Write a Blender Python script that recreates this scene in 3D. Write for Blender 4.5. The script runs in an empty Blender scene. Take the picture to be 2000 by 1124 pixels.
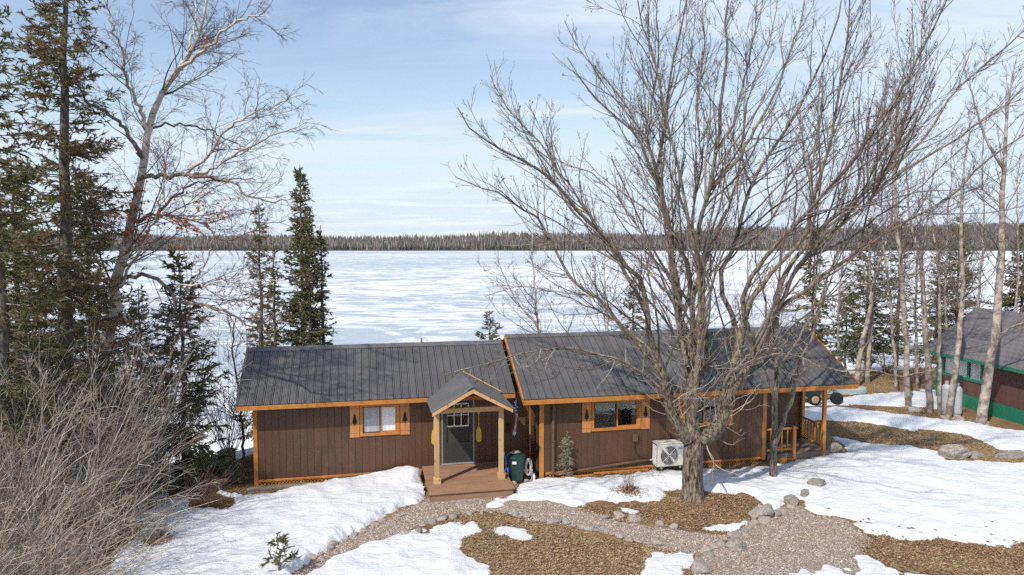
import bpy, math, random
import numpy as np
from mathutils import Vector, Matrix, noise as mnoise

# ------------------------------------------------------------------ camera, world, sun, exposure
SC = bpy.context.scene
COL = SC.collection
F = 1333.0; PITCH = math.atan((562-478)/F); HC = 7.0
cam_d = bpy.data.cameras.new('camera'); cam = bpy.data.objects.new('camera', cam_d); COL.objects.link(cam)
cam_d.sensor_width = 36; cam_d.lens = 36*F/2000; cam_d.clip_start = 0.1; cam_d.clip_end = 9000
cam.location = (0, 0, HC); cam.rotation_euler = (math.pi/2-PITCH, 0, 0)
SC.camera = cam
SUN_AZ = math.radians(216); SUN_EL = math.radians(47)
sun_d = bpy.data.lights.new('sun', 'SUN'); sun_d.energy = 3.6; sun_d.angle = math.radians(1.1); sun_d.color = (1, .93, .84)
sun = bpy.data.objects.new('sun', sun_d); COL.objects.link(sun)
to_sun = Vector((math.sin(SUN_AZ)*math.cos(SUN_EL), math.cos(SUN_AZ)*math.cos(SUN_EL), math.sin(SUN_EL)))
sun.rotation_euler = to_sun.to_track_quat('Z', 'Y').to_euler()
world = bpy.data.worlds.new('World'); SC.world = world; world.use_nodes = True
SC.view_settings.view_transform = 'Standard'; SC.view_settings.look = 'None'
SC.view_settings.exposure = 0.40; SC.view_settings.gamma = 1
SC.render.engine = 'CYCLES'
try:
    SC.cycles.use_denoising = False; SC.cycles.caustics_reflective = False; SC.cycles.caustics_refractive = False; SC.cycles.sample_clamp_indirect = 6
    SC.cycles.max_bounces = 6; SC.cycles.diffuse_bounces = 3; SC.cycles.transparent_max_bounces = 8
except Exception: pass

class NT:
    def __init__(s, tree): s.t = tree; s.n = tree.nodes; s.l = tree.links
    def new(s, typ, **kw):
        n = s.n.new(typ)
        for k, v in kw.items():
            if k.startswith('i_'): n.inputs[k[2:].replace('_', ' ')].default_value = v
            else: setattr(n, k, v)
        return n
    def link(s, a, b): s.l.new(a, b)
    def math(s, op, a, b=None, clamp=False):
        n = s.n.new('ShaderNodeMath'); n.operation = op; n.use_clamp = clamp
        for i, x in enumerate((a, b)):
            if x is None: continue
            if isinstance(x, (int, float)): n.inputs[i].default_value = x
            else: s.l.new(x, n.inputs[i])
        return n.outputs[0]
    def ramp(s, fac, stops, interp='LINEAR'):
        n = s.n.new('ShaderNodeValToRGB'); n.color_ramp.interpolation = interp
        el = n.color_ramp.elements
        while len(el) < len(stops): el.new(.5)
        for e, (p, c) in zip(el, stops):
            e.position = p; e.color = (c[0], c[1], c[2], 1) if hasattr(c, '__len__') else (c, c, c, 1)
        s.l.new(fac, n.inputs[0]); return n.outputs[0]
    def noise(s, vec, scale, detail=4, rough=.55, dist=0):
        n = s.n.new('ShaderNodeTexNoise'); n.inputs['Scale'].default_value = scale
        n.inputs['Detail'].default_value = detail; n.inputs['Roughness'].default_value = rough
        n.inputs['Distortion'].default_value = dist
        if vec is not None: s.l.new(vec, n.inputs['Vector'])
        return n.outputs[0]
    def mapping(s, vec, scale=(1, 1, 1), rot=(0, 0, 0), loc=(0, 0, 0)):
        n = s.n.new('ShaderNodeMapping'); n.inputs['Scale'].default_value = scale
        n.inputs['Rotation'].default_value = rot; n.inputs['Location'].default_value = loc
        s.l.new(vec, n.inputs[0]); return n.outputs[0]
    def mix(s, fac, a, b, blend='MIX'):
        n = s.n.new('ShaderNodeMix'); n.data_type = 'RGBA'; n.blend_type = blend
        for sock, x in ((n.inputs[0], fac), (n.inputs[6], a), (n.inputs[7], b)):
            if isinstance(x, (int, float)): sock.default_value = x
            elif isinstance(x, tuple): sock.default_value = (x[0], x[1], x[2], 1)
            else: s.l.new(x, sock)
        return n.outputs[2]

# sky: Nishita with thin cirrus streaks
w = NT(world.node_tree); w.n.clear()
wo = w.new('ShaderNodeOutputWorld'); bg = w.new('ShaderNodeBackground'); bg.inputs[1].default_value = 0.115
sky = w.new('ShaderNodeTexSky', sky_type='NISHITA', sun_disc=False, sun_elevation=SUN_EL, sun_rotation=SUN_AZ,
            air_density=1.15, dust_density=0.25, ozone_density=1.6)
tc = w.new('ShaderNodeTexCoord'); sep = w.new('ShaderNodeSeparateXYZ'); w.link(tc.outputs['Generated'], sep.inputs[0])
den = w.math('MAXIMUM', w.math('ADD', sep.outputs[2], .10), .05)
cx = w.math('DIVIDE', sep.outputs[0], den); cy = w.math('DIVIDE', sep.outputs[1], den)
comb = w.new('ShaderNodeCombineXYZ'); w.link(cx, comb.inputs[0]); w.link(cy, comb.inputs[1])
v1 = w.mapping(comb.outputs[0], (.30, 1.15, 1), (0, 0, .12), (1.3, .4, 0))
n1 = w.noise(v1, 1.6, 10, .68, .9)
v2 = w.mapping(comb.outputs[0], (.12, .5, 1), (0, 0, -.1), (4.2, 7.1, 0))
n2 = w.noise(v2, 1.0, 4, .5, .3)
c1 = w.ramp(n1, [(.40, 0), (.62, 1)]); c2 = w.ramp(n2, [(.36, 0.15), (.55, 1)])
cl = w.math('MULTIPLY', c1, c2)
# more veil toward the right-hand side and the horizon
veil = w.ramp(sep.outputs[2], [(0.0, .62), (.08, .42), (.25, .13), (.6, .05)])
vx = w.math('MULTIPLY', w.math('ADD', w.math('MULTIPLY', sep.outputs[0], .9), .25), .45, clamp=True)
cov = w.math('ADD', w.math('MULTIPLY', cl, 1.0), w.math('ADD', veil, vx), clamp=True)
skycol = w.mix(cov, sky.outputs[0], (5.2, 5.95, 7.0))
w.link(skycol, bg.inputs[0]); w.link(bg.outputs[0], wo.inputs[0])

# ------------------------------------------------------------------ place helpers
cP, sP = math.cos(PITCH), math.sin(PITCH)
def ray(px, py):
    a = (px-1000)/F; b = -(py-562)/F
    return np.array([a, cP+b*sP, -sP+b*cP])
def at_z(px, py, z=0.0):
    d = ray(px, py); t = (z-HC)/d[2]; return np.array([0, 0, HC])+t*d
def at_d(px, py, D):
    d = ray(px, py); return np.array([0, 0, HC])+d*D/d[1]
TH = math.radians(12.1)
UX = np.array([math.cos(TH), math.sin(TH), 0]); VX = np.array([-math.sin(TH), math.cos(TH), 0])
HO = np.array([-7.493, 19.454, 0])
def H(u, v, z=0): return HO+UX*u+VX*v+np.array([0, 0, z])
def smooth(a, b, x):
    t = np.clip((x-a)/(b-a), 0, 1); return t*t*(3-2*t)
def crest(x): return np.interp(x, [-40, -16, -9.6, -7, 2, 10, 20, 30, 60], [17, 19, 21.5, 24.5, 28.5, 33, 37.5, 40, 42])
LAKE = -2.6
def gz(x, y):
    x = np.asarray(x, float); y = np.asarray(y, float)
    c = crest(x)
    z = -3.1*smooth(0, 7, y-c)
    z = z - .5*smooth(9, 16, -x)*smooth(8, 14, y)
    return z
_r = np.random.RandomState(5)
_tab = _r.rand(256, 256)
def vnoise(x, y, s):
    x = np.asarray(x)/s+37.3; y = np.asarray(y)/s+11.7
    xi = np.floor(x).astype(int); yi = np.floor(y).astype(int); fx = x-xi; fy = y-yi
    fx = fx*fx*(3-2*fx); fy = fy*fy*(3-2*fy)
    a = _tab[xi % 256, yi % 256]; b = _tab[(xi+1) % 256, yi % 256]; c = _tab[xi % 256, (yi+1) % 256]; d = _tab[(xi+1) % 256, (yi+1) % 256]
    return (a*(1-fx)+b*fx)*(1-fy)+(c*(1-fx)+d*fx)*fy

# ------------------------------------------------------------------ mesh helpers
def np_mesh(name, verts, faces_list, smooth_shade=False):
    me = bpy.data.meshes.new(name)
    verts = np.asarray(verts, np.float32).reshape(-1, 3)
    me.vertices.add(len(verts)); me.vertices.foreach_set('co', verts.ravel())
    loops = []; starts = []; off = 0
    for fa in faces_list:
        fa = np.asarray(fa, np.int32)
        if len(fa) == 0: continue
        n, k = fa.shape
        loops.append(fa.ravel()); starts.append(off+np.arange(n, dtype=np.int32)*k); off += n*k
    loops = np.concatenate(loops); starts = np.concatenate(starts)
    me.loops.add(len(loops)); me.loops.foreach_set('vertex_index', loops)
    me.polygons.add(len(starts)); me.polygons.foreach_set('loop_start', starts)
    me.update(calc_edges=True)
    if smooth_shade: me.polygons.foreach_set('use_smooth', np.ones(len(starts), bool))
    me.validate(); return me

class Acc:
    """collects arrays of verts and quads/tris"""
    def __init__(s): s.v = []; s.q = []; s.t = []; s.n = 0
    def add(s, v, q=None, t=None):
        v = np.asarray(v, np.float32).reshape(-1, 3)
        if q is not None and len(q): s.q.append(np.asarray(q)+s.n)
        if t is not None and len(t): s.t.append(np.asarray(t)+s.n)
        s.v.append(v); s.n += len(v)
    def mesh(s, name, sm=False):
        fl = []
        if s.q: fl.append(np.concatenate(s.q))
        if s.t: fl.append(np.concatenate(s.t))
        return np_mesh(name, np.concatenate(s.v), fl, sm)

def resample(pts, k):
    pts = np.asarray(pts, float)
    if len(pts) == 2:
        t = np.linspace(0, 1, k)[:, None]; return pts[0]*(1-t)+pts[1]*t
    P = np.vstack([2*pts[0]-pts[1], pts, 2*pts[-1]-pts[-2]])
    out = []
    for i in range(1, len(P)-2):
        for t in np.linspace(0, 1, 8, endpoint=False):
            out.append(.5*((2*P[i])+(-P[i-1]+P[i+1])*t+(2*P[i-1]-5*P[i]+4*P[i+1]-P[i+2])*t*t+(-P[i-1]+3*P[i]-3*P[i+1]+P[i+2])*t**3))
    out.append(P[-2]); out = np.array(out)
    d = np.concatenate([[0], np.cumsum(np.linalg.norm(np.diff(out, axis=0), axis=1))])
    s = np.linspace(0, d[-1], k)
    return np.stack([np.interp(s, d, out[:, j]) for j in range(3)], 1)

def resample_all(P, k):
    n, K, _ = P.shape; f = np.linspace(0, K-1, k); i = np.minimum(f.astype(int), K-2); t = (f-i)[None, :, None]
    return P[:, i]*(1-t)+P[:, i+1]*t
def resample_r(R, k):
    return resample_all(R[:, :, None], k)[:, :, 0]
def tubes(acc, P, R, sides=3):
    P = np.asarray(P, float); R = np.asarray(R, float)
    n, k, _ = P.shape
    if n == 0: return
    T = np.gradient(P, axis=1); T /= np.linalg.norm(T, axis=2, keepdims=True)+1e-9
    M = T.mean(1); ref = np.where(np.abs(M[:, 2:3]) < .8, np.array([[0, 0, 1.]]), np.array([[1., 0, 0]]))
    ref = np.repeat(ref[:, None, :], k, 1)
    A = np.cross(T, ref); A /= np.linalg.norm(A, axis=2, keepdims=True)+1e-9
    B = np.cross(T, A)
    ang = np.arange(sides)*2*np.pi/sides
    V = P[:, :, None, :]+R[:, :, None, None]*(np.cos(ang)[None, None, :, None]*A[:, :, None, :]+np.sin(ang)[None, None, :, None]*B[:, :, None, :])
    idx = np.arange(n*k*sides).reshape(n, k, sides)
    nx = np.roll(idx, -1, axis=2)
    q = np.stack([idx[:, :-1], nx[:, :-1], nx[:, 1:], idx[:, 1:]], -1).reshape(-1, 4)
    acc.add(V, q)

def spawn(rng, P, R, dens, t0, t1, ang, lr, lmin, lmax, k, trop=0., wig=.15, rr=.012, rfrac=.65, flat=0., bias=None, rmin=.003):
    """children branches of polylines P (n,k,3) with radii R (n,k)"""
    n, K, _ = P.shape
    seg = np.linalg.norm(np.diff(P, axis=1), axis=2); L = seg.sum(1)
    cnt = rng.poisson(np.maximum(dens*L*(t1-t0), 0))
    idx = np.repeat(np.arange(n), cnt)
    m = len(idx)
    if m == 0: return np.zeros((0, k, 3)), np.zeros((0, k))
    t = t0+(t1-t0)*rng.rand(m)
    f = t*(K-1); i0 = np.minimum(f.astype(int), K-2); fr = (f-i0)[:, None]
    p0 = P[idx, i0]*(1-fr)+P[idx, i0+1]*fr
    T = P[idx, i0+1]-P[idx, i0]; T /= np.linalg.norm(T, axis=1, keepdims=True)+1e-9
    r = R[idx, i0]*(1-fr[:, 0])+R[idx, i0+1]*fr[:, 0]
    rnd = rng.randn(m, 3); rnd[:, 2] *= (1-flat)
    if bias is not None: rnd += np.array(bias)
    pp = rnd-(rnd*T).sum(1, keepdims=True)*T; pp /= np.linalg.norm(pp, axis=1, keepdims=True)+1e-9
    a = np.radians(ang[0]+(ang[1]-ang[0])*rng.rand(m))[:, None]
    D = np.cos(a)*T+np.sin(a)*pp
    ln = np.clip(lr*L[idx]*(1.15-t)*(.55+.8*rng.rand(m)), lmin*(.6+.6*rng.rand(m)), lmax*(.7+.5*rng.rand(m)))
    r0 = np.maximum(np.minimum(r*rfrac, ln*rr), rmin)
    Q = np.zeros((m, k, 3)); Q[:, 0] = p0
    tv = np.array([0, 0, 1.])
    for j in range(1, k):
        D = D+tv*trop/(k-1)+wig*rng.randn(m, 3)
        D /= np.linalg.norm(D, axis=1, keepdims=True)+1e-9
        Q[:, j] = Q[:, j-1]+D*(ln/(k-1))[:, None]
    RR = r0[:, None]*(1-.72*np.linspace(0, 1, k))[None, :]
    RR = np.maximum(RR, rmin*.6)
    return Q, RR

class MB:
    """small hand-made meshes: boxes, prisms, tubes, lathes"""
    def __init__(s): s.v = []; s.f = []
    def box(s, a, b, jit=0):
        x0, y0, z0 = [min(p, q) for p, q in zip(a, b)]; x1, y1, z1 = [max(p, q) for p, q in zip(a, b)]
        n = len(s.v)
        s.v += [(x0, y0, z0), (x1, y0, z0), (x1, y1, z0), (x0, y1, z0), (x0, y0, z1), (x1, y0, z1), (x1, y1, z1), (x0, y1, z1)]
        s.f += [tuple(n+i for i in q) for q in ((0, 3, 2, 1), (4, 5, 6, 7), (0, 1, 5, 4), (1, 2, 6, 5), (2, 3, 7, 6), (3, 0, 4, 7))]
        return s
    def bevbox(s, a, b, w=.008):
        x0, y0, z0 = [min(p, q) for p, q in zip(a, b)]; x1, y1, z1 = [max(p, q) for p, q in zip(a, b)]
        # chamfer along the longest axis
        d = (x1-x0, y1-y0, z1-z0); ax = d.index(max(d)); o = [i for i in range(3) if i != ax]
        lo = (x0, y0, z0); hi = (x1, y1, z1)
        w = min(w, .3*min(d[o[0]], d[o[1]]))
        prof = [(lo[o[0]]+w, lo[o[1]]), (hi[o[0]]-w, lo[o[1]]), (hi[o[0]], lo[o[1]]+w), (hi[o[0]], hi[o[1]]-w),
                (hi[o[0]]-w, hi[o[1]]), (lo[o[0]]+w, hi[o[1]]), (lo[o[0]], hi[o[1]]-w), (lo[o[0]], lo[o[1]]+w)]
        n = len(s.v)
        for e in (lo[ax], hi[ax]):
            for p in prof:
                c = [0, 0, 0]; c[ax] = e; c[o[0]] = p[0]; c[o[1]] = p[1]; s.v.append(tuple(c))
        for i in range(8): s.f.append((n+i, n+(i+1) % 8, n+8+(i+1) % 8, n+8+i))
        s.f.append(tuple(n+7-i for i in range(8))); s.f.append(tuple(n+8+i for i in range(8)))
        return s
    def prism(s, poly, vec):
        n = len(s.v); k = len(poly); vec = np.asarray(vec, float)
        s.v += [tuple(p) for p in poly]+[tuple(np.asarray(p)+vec) for p in poly]
        s.f.append(tuple(n+k-1-i for i in range(k))); s.f.append(tuple(n+k+i for i in range(k)))
        for i in range(k): s.f.append((n+i, n+(i+1) % k, n+k+(i+1) % k, n+k+i))
        return s
    def tube(s, pts, r, sides=8, cap=True):
        pts = np.asarray(pts, float); k = len(pts); r = np.broadcast_to(np.asarray(r, float), (k,))
        a = Acc(); tubes(a, pts[None], r[None], sides); n = len(s.v)
        s.v += [tuple(p) for p in a.v[0]]; s.f += [tuple(int(i)+n for i in q) for q in a.q[0]]
        if cap:
            s.f.append(tuple(n+sides-1-i for i in range(sides))); s.f.append(tuple(n+(k-1)*sides+i for i in range(sides)))
        return s
    def lathe(s, c, prof, sides=20, axis=2):
        n = len(s.v)
        for (r, h) in prof:
            for i in range(sides):
                a = 2*math.pi*i/sides; p = [0, 0, 0]
                o = [j for j in range(3) if j != axis]
                p[o[0]] = c[o[0]]+r*math.cos(a); p[o[1]] = c[o[1]]+r*math.sin(a); p[axis] = c[axis]+h; s.v.append(tuple(p))
        for j in range(len(prof)-1):
            for i in range(sides):
                s.f.append((n+j*sides+i, n+j*sides+(i+1) % sides, n+(j+1)*sides+(i+1) % sides, n+(j+1)*sides+i))
        s.f.append(tuple(n+i for i in range(sides))[::-1]); s.f.append(tuple(n+(len(prof)-1)*sides+i for i in range(sides)))
        return s
    def mesh(s, name, base=(0, 0, 0), sm=False):
        me = bpy.data.meshes.new(name)
        me.from_pydata([(v[0]-base[0], v[1]-base[1], v[2]-base[2]) for v in s.v], [], s.f); me.update()
        if sm: me.polygons.foreach_set('use_smooth', [True]*len(me.polygons))
        return me

def obj(name, me, mat=None, parent=None, kind=None, loc=None):
    o = bpy.data.objects.new(name, me); COL.objects.link(o)
    if mat is not None and me is not None and len(me.materials) == 0: me.materials.append(mat)
    if parent is not None: o.parent = parent
    if kind: o['kind'] = kind
    if loc is not None: o.location = loc
    return o
def tag(o, label, cat, group=None, kind=None):
    o['label'] = label; o['category'] = cat
    if group: o['group'] = group
    if kind: o['kind'] = kind
    return o
class Thing:
    """an Empty at the thing's base; parts are given in the same frame as the base (house frame when rot=TH)"""
    def __init__(s, name, label, cat, base, group=None, house=True, world_loc=None, rot=None):
        s.e = bpy.data.objects.new(name, None); COL.objects.link(s.e); s.base = base
        if house: s.e.location = H(*base); s.e.rotation_euler = (0, 0, TH)
        else: s.e.location = base if world_loc is None else world_loc; s.e.rotation_euler = (0, 0, rot or 0)
        tag(s.e, label, cat, group)
    def part(s, name, mb, mat, parent=None, kind=None, sm=False, label=None):
        o = obj(name, mb.mesh(name, s.base, sm), mat, parent or s.e, kind)
        if label: o['label'] = label
        return o

# ------------------------------------------------------------------ materials
def mat(name):
    m = bpy.data.materials.new(name); m.use_nodes = True
    t = NT(m.node_tree); b = m.node_tree.nodes['Principled BSDF']; return m, t, b
def wood(name, c1, c2, rough=.6, scale=(3, 3, 60), bump=.25, obj_var=True, knots=False):
    m, t, b = mat(name); tcn = t.new('ShaderNodeTexCoord')
    oi = t.new('ShaderNodeObjectInfo')
    add = t.new('ShaderNodeVectorMath', operation='ADD'); t.link(tcn.outputs['Object'], add.inputs[0])
    mul = t.math('MULTIPLY', oi.outputs['Random'], 37.)
    cmb = t.new('ShaderNodeCombineXYZ'); t.link(mul, cmb.inputs[0]); t.link(mul, cmb.inputs[1]); t.link(cmb.outputs[0], add.inputs[1])
    v = t.mapping(add.outputs[0], scale); n = t.noise(v, 1, 6, .65, .4)
    col = t.ramp(n, [(.3, c1), (.72, c2)])
    v2 = t.noise(add.outputs[0], .9, 3, .5)
    col = t.mix(t.ramp(v2, [(.3, 0), (.75, .45)]), col, tuple(.62*x for x in c1))
    if obj_var:
        hsv = t.new('ShaderNodeHueSaturation'); t.link(col, hsv.inputs['Color'])
        t.link(t.math('ADD', t.math('MULTIPLY', oi.outputs['Random'], .14), .93), hsv.inputs['Value']); col = hsv.outputs[0]
    if knots:
        vo = t.new('ShaderNodeTexVoronoi'); vo.inputs['Scale'].default_value = 5; t.link(t.mapping(add.outputs[0], (1, 1, .5)), vo.inputs[0])
        col = t.mix(t.ramp(vo.outputs[0], [(.05, .8), (.12, 0)]), col, (c1[0]*.25, c1[1]*.22, c1[2]*.2))
    t.link(col, b.inputs['Base Color']); b.inputs['Roughness'].default_value = rough
    bp = t.new('ShaderNodeBump'); bp.inputs['Strength'].default_value = bump; bp.inputs['Distance'].default_value = .004
    t.link(n, bp.inputs['Height']); t.link(bp.outputs[0], b.inputs['Normal'])
    return m
def plain(name, c, rough=.5, metallic=0, var=.15, scale=6., bump=0, spec=.5):
    m, t, b = mat(name); tcn = t.new('ShaderNodeTexCoord')
    n = t.noise(tcn.outputs['Object'], scale, 5, .6)
    col = t.ramp(n, [(.25, tuple(x*(1-var) for x in c)), (.75, tuple(min(1, x*(1+var)) for x in c))])
    t.link(col, b.inputs['Base Color']); b.inputs['Roughness'].default_value = rough; b.inputs['Metallic'].default_value = metallic
    b.inputs['Specular IOR Level'].default_value = spec
    if bump:
        bp = t.new('ShaderNodeBump'); bp.inputs['Strength'].default_value = bump; bp.inputs['Distance'].default_value = .01
        t.link(n, bp.inputs['Height']); t.link(bp.outputs[0], b.inputs['Normal'])
    return m
def island(name, stops, rough=.7, trans=0.0, spec=.3):
    m, t, b = mat(name); g = t.new('ShaderNodeNewGeometry')
    col = t.ramp(g.outputs['Random Per Island'], stops)
    t.link(col, b.inputs['Base Color']); b.inputs['Roughness'].default_value = rough; b.inputs['Specular IOR Level'].default_value = spec
    if trans:
        tr = t.new('ShaderNodeBsdfTranslucent'); t.link(col, tr.inputs[0]); mx = t.new('ShaderNodeMixShader'); mx.inputs[0].default_value = trans
        t.link(b.outputs[0], mx.inputs[1]); t.link(tr.outputs[0], mx.inputs[2])
        t.link(mx.outputs[0], m.node_tree.nodes['Material Output'].inputs[0])
    return m

M = {}
M['siding'] = wood('brown_siding', (.088, .043, .021), (.114, .058, .030), .5, (26, 26, 1.6), .35)
M['trim'] = wood('orange_stained_trim', (.42, .155, .028), (.62, .26, .060), .5, (6, 6, 6), .15)
M['shutter'] = wood('shutter_wood', (.50, .20, .065), (.62, .28, .10), .5, (40, 40, 3), .2)
M['fresh'] = wood('fresh_pine', (.52, .32, .15), (.66, .43, .22), .6, (30, 30, 2.5), .2, True, True)
M['deckwood'] = wood('weathered_deck_wood', (.20, .105, .058), (.42, .245, .15), .7, (2.5, 45, 45), .5)
M['porchdeck'] = wood('grey_porch_wood', (.15, .11, .08), (.24, .18, .14), .7, (2.5, 45, 45), .5)
M['greywood'] = wood('grey_weathered_wood', (.20, .18, .15), (.34, .31, .27), .8, (2, 30, 30), .5)
def roofmat():
    m, t, b = mat('charcoal_metal_roof'); tcn = t.new('ShaderNodeTexCoord'); oi = t.new('ShaderNodeObjectInfo')
    g = t.new('ShaderNodeNewGeometry')
    n = t.noise(g.outputs['Position'], .9, 5, .6); n2 = t.noise(t.mapping(g.outputs['Position'], (14, 2, 2)), 1., 4, .6)
    col = t.ramp(n, [(.3, (.088, .085, .086)), (.7, (.118, .115, .118))])
    col = t.mix(t.ramp(n2, [(.45, 0), (.8, .35)]), col, (.155, .152, .155))
    hsv = t.new('ShaderNodeHueSaturation'); t.link(col, hsv.inputs['Color'])
    t.link(t.math('ADD', t.math('MULTIPLY', oi.outputs['Random'], .12), .94), hsv.inputs['Value'])
    t.link(hsv.outputs[0], b.inputs['Base Color']); b.inputs['Roughness'].default_value = .42
    t.link(t.ramp(n, [(.3, .36), (.7, .52)]), b.inputs['Roughness'])
    bp = t.new('ShaderNodeBump'); bp.inputs['Strength'].default_value = .2; bp.inputs['Distance'].default_value = .02
    t.link(t.noise(g.outputs['Position'], 3, 2), bp.inputs['Height']); t.link(bp.outputs[0], b.inputs['Normal'])
    return m
M['roof'] = roofmat()
M['dark'] = plain('dark_backing', (.02, .016, .012), .9)
M['dim_room'] = plain('dim_room', (.05, .045, .04), .9)  # near-black brown with room gloom painted in; also the door leaf colour
M['door'] = plain('charcoal_door_paint', (.040, .040, .042), .4, 0, .08)
M['storm'] = plain('grey_aluminium_frame', (.30, .31, .32), .4, .3, .08)
M['white'] = plain('white_paint', (.78, .78, .76), .5, 0, .04)
M['curtain'] = plain('white_curtain', (.84, .84, .82), .9, 0, .06, 9, 0)
M['cream'] = plain('cream_powder_coat', (.60, .58, .52), .45, 0, .06)
M['grille'] = plain('grille_wire', (.38, .38, .37), .4, .4, .06)
M['black'] = plain('black_plastic', (.018, .018, .02), .45)
M['blue'] = plain('blue_label', (.02, .10, .45), .4)
M['bluehose'] = plain('blue_hose', (.01, .09, .60), .35)
M['greenbin'] = plain('dark_green_plastic', (.014, .045, .035), .4, 0, .2)
M['rope'] = plain('pale_rope', (.42, .42, .42), .8)
M['red'] = plain('red_cloth', (.38, .03, .05), .8)
M['navy'] = plain('navy_cloth', (.02, .04, .16), .8)
M['clothwhite'] = plain('white_cloth', (.62, .58, .56), .85)
M['yellow'] = plain('yellow_paddle_paint', (.62, .42, .035), .45)
M['brownpipe'] = plain('brown_downspout', (.115, .070, .042), .45, 0, .12)
M['rubber'] = plain('black_rubber', (.015, .015, .016), .7)
M['tan'] = plain('tan_wheel_rim', (.50, .38, .24), .6)
M['green'] = plain('green_paint', (.012, .16, .095), .5, 0, .15)
M['maroon'] = wood('maroon_siding', (.105, .045, .038), (.15, .068, .055), .6, (26, 26, 1.6), .35)
M['shingle'] = plain('grey_shingle', (.13, .12, .125), .85, 0, .3, 5, .4)
M['tank'] = plain('silver_tank_paint', (.52, .53, .55), .42, .25, .10)
M['brass'] = plain('grey_valve_metal', (.25, .25, .22), .4, .6)
def cloth():
    m, t, b = mat('thin_white_curtain'); b.inputs['Base Color'].default_value = (.84, .84, .82, 1); b.inputs['Roughness'].default_value = .9; return m
M['curtain'] = cloth()
def blindglass(name, c):
    m, t, b = mat(name); g = t.new('ShaderNodeTexCoord'); n = t.noise(t.mapping(g.outputs['Object'], (14, 14, .6)), 1, 3)
    t.link(t.ramp(n, [(.35, tuple(.78*x for x in c)), (.65, c)]), b.inputs['Base Color']); b.inputs['Roughness'].default_value = .8
    b.inputs['Coat Weight'].default_value = .8; b.inputs['Coat Roughness'].default_value = .02; return m
M['blind'] = blindglass('glass_over_closed_curtain', (.84, .84, .82)); M['screen'] = blindglass('screened_glass_over_curtain', (.42, .43, .44))
def glassmat():
    m = bpy.data.materials.new('window_glass'); m.use_nodes = True; t = NT(m.node_tree); t.n.clear()
    o = t.new('ShaderNodeOutputMaterial'); gl = t.new('ShaderNodeBsdfGlossy'); gl.inputs['Roughness'].default_value = .01
    tr = t.new('ShaderNodeBsdfTransparent'); tr.inputs[0].default_value = (.78, .80, .80, 1)
    fr = t.new('ShaderNodeLayerWeight'); fr.inputs[0].default_value = .5
    fac = t.math('ADD', t.math('MULTIPLY', t.math('POWER', fr.outputs['Facing'], 4.), .7), .06, clamp=True)
    mx = t.new('ShaderNodeMixShader'); t.link(fac, mx.inputs[0]); t.link(tr.outputs[0], mx.inputs[1]); t.link(gl.outputs[0], mx.inputs[2])
    t.link(mx.outputs[0], o.inputs[0]); return m
M['glass'] = glassmat()

def bark(name, c1, c2, lichen=None, scale=6, bump=.6, lich_amt=.5, vert=True):
    m, t, b = mat(name); g = t.new('ShaderNodeTexCoord')
    v = t.mapping(g.outputs['Object'], (scale*3, scale*3, scale*.7) if vert else (scale, scale, scale))
    n = t.noise(v, 1, 6, .65, .5)
    col = t.ramp(n, [(.40, c1), (.60, c2)])
    if lichen:
        n2 = t.noise(g.outputs['Object'], 5, 5, .7); n3 = t.noise(g.outputs['Object'], 1.1, 2)
        col = t.mix(t.math('MULTIPLY', t.ramp(n2, [(.50, 0), (.60, 1)]), t.ramp(n3, [(.35, lich_amt*.3), (.65, lich_amt)])), col, lichen)
    t.link(col, b.inputs['Base Color']); b.inputs['Roughness'].default_value = .85
    bp = t.new('ShaderNodeBump'); bp.inputs['Strength'].default_value = bump; bp.inputs['Distance'].default_value = .03
    t.link(n, bp.inputs['Height']); t.link(bp.outputs[0], b.inputs['Normal']); return m
M['maple'] = bark('maple_bark', (.028, .022, .018), (.22, .18, .15), (.28, .29, .15), 8, 1.0, .6)
M['mapletrunk'] = bark('maple_trunk_bark', (.014, .011, .009), (.27, .21, .165), (.30, .30, .24), 7, 1.0, .3)
M['maplelimb'] = bark('maple_limb_bark', (.075, .058, .05), (.25, .205, .175), (.36, .35, .17), 8, .6, .8)
M['birch'] = bark('birch_bark', (.30, .27, .24), (.66, .63, .59), (.05, .045, .04), 3, .3, .75, False)
def birchbark():
    m, t, b = mat('white_birch_bark'); g = t.new('ShaderNodeTexCoord')
    v = t.mapping(g.outputs['Object'], (2.2, 2.2, 16)); n = t.noise(v, 1, 5, .6)
    n2 = t.noise(g.outputs['Object'], 2.0, 5, .65)
    col = t.mix(t.ramp(n2, [(.35, 0), (.65, 1)]), (.62, .59, .54), (.40, .34, .29))
    col = t.mix(t.ramp(n, [(.60, 0), (.66, 1)]), col, (.045, .04, .036))
    t.link(col, b.inputs['Base Color']); b.inputs['Roughness'].default_value = .8
    bp = t.new('ShaderNodeBump'); bp.inputs['Strength'].default_value = .4; bp.inputs['Distance'].default_value = .01
    t.link(n, bp.inputs['Height']); t.link(bp.outputs[0], b.inputs['Normal']); return m
M['birch'] = birchbark()
M['aspen'] = bark('pale_aspen_bark', (.16, .13, .11), (.47, .41, .35), (.09, .07, .05), 3.0, .6, .6, False)
M['sprucebark'] = bark('grey_spruce_bark', (.045, .038, .032), (.17, .145, .125), (.22, .24, .18), 8, .8, .4)
M['mapletwig'] = island('maple_twig', [(0, (.080, .062, .055)), (.5, (.175, .15, .135)), (.9, (.29, .26, .235)), (1, (.16, .07, .065))])
M['lowtwig'] = island('pale_lichen_twig', [(0, (.22, .18, .15)), (.5, (.38, .34, .29)), (1, (.46, .44, .36))])
M['bud'] = island('red_bud', [(0, (.06, .03, .03)), (.6, (.12, .05, .045)), (1, (.32, .04, .05))])
M['birchtwig'] = island('birch_twig', [(0, (.07, .045, .045)), (.6, (.13, .09, .085)), (1, (.26, .22, .20))])
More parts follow.
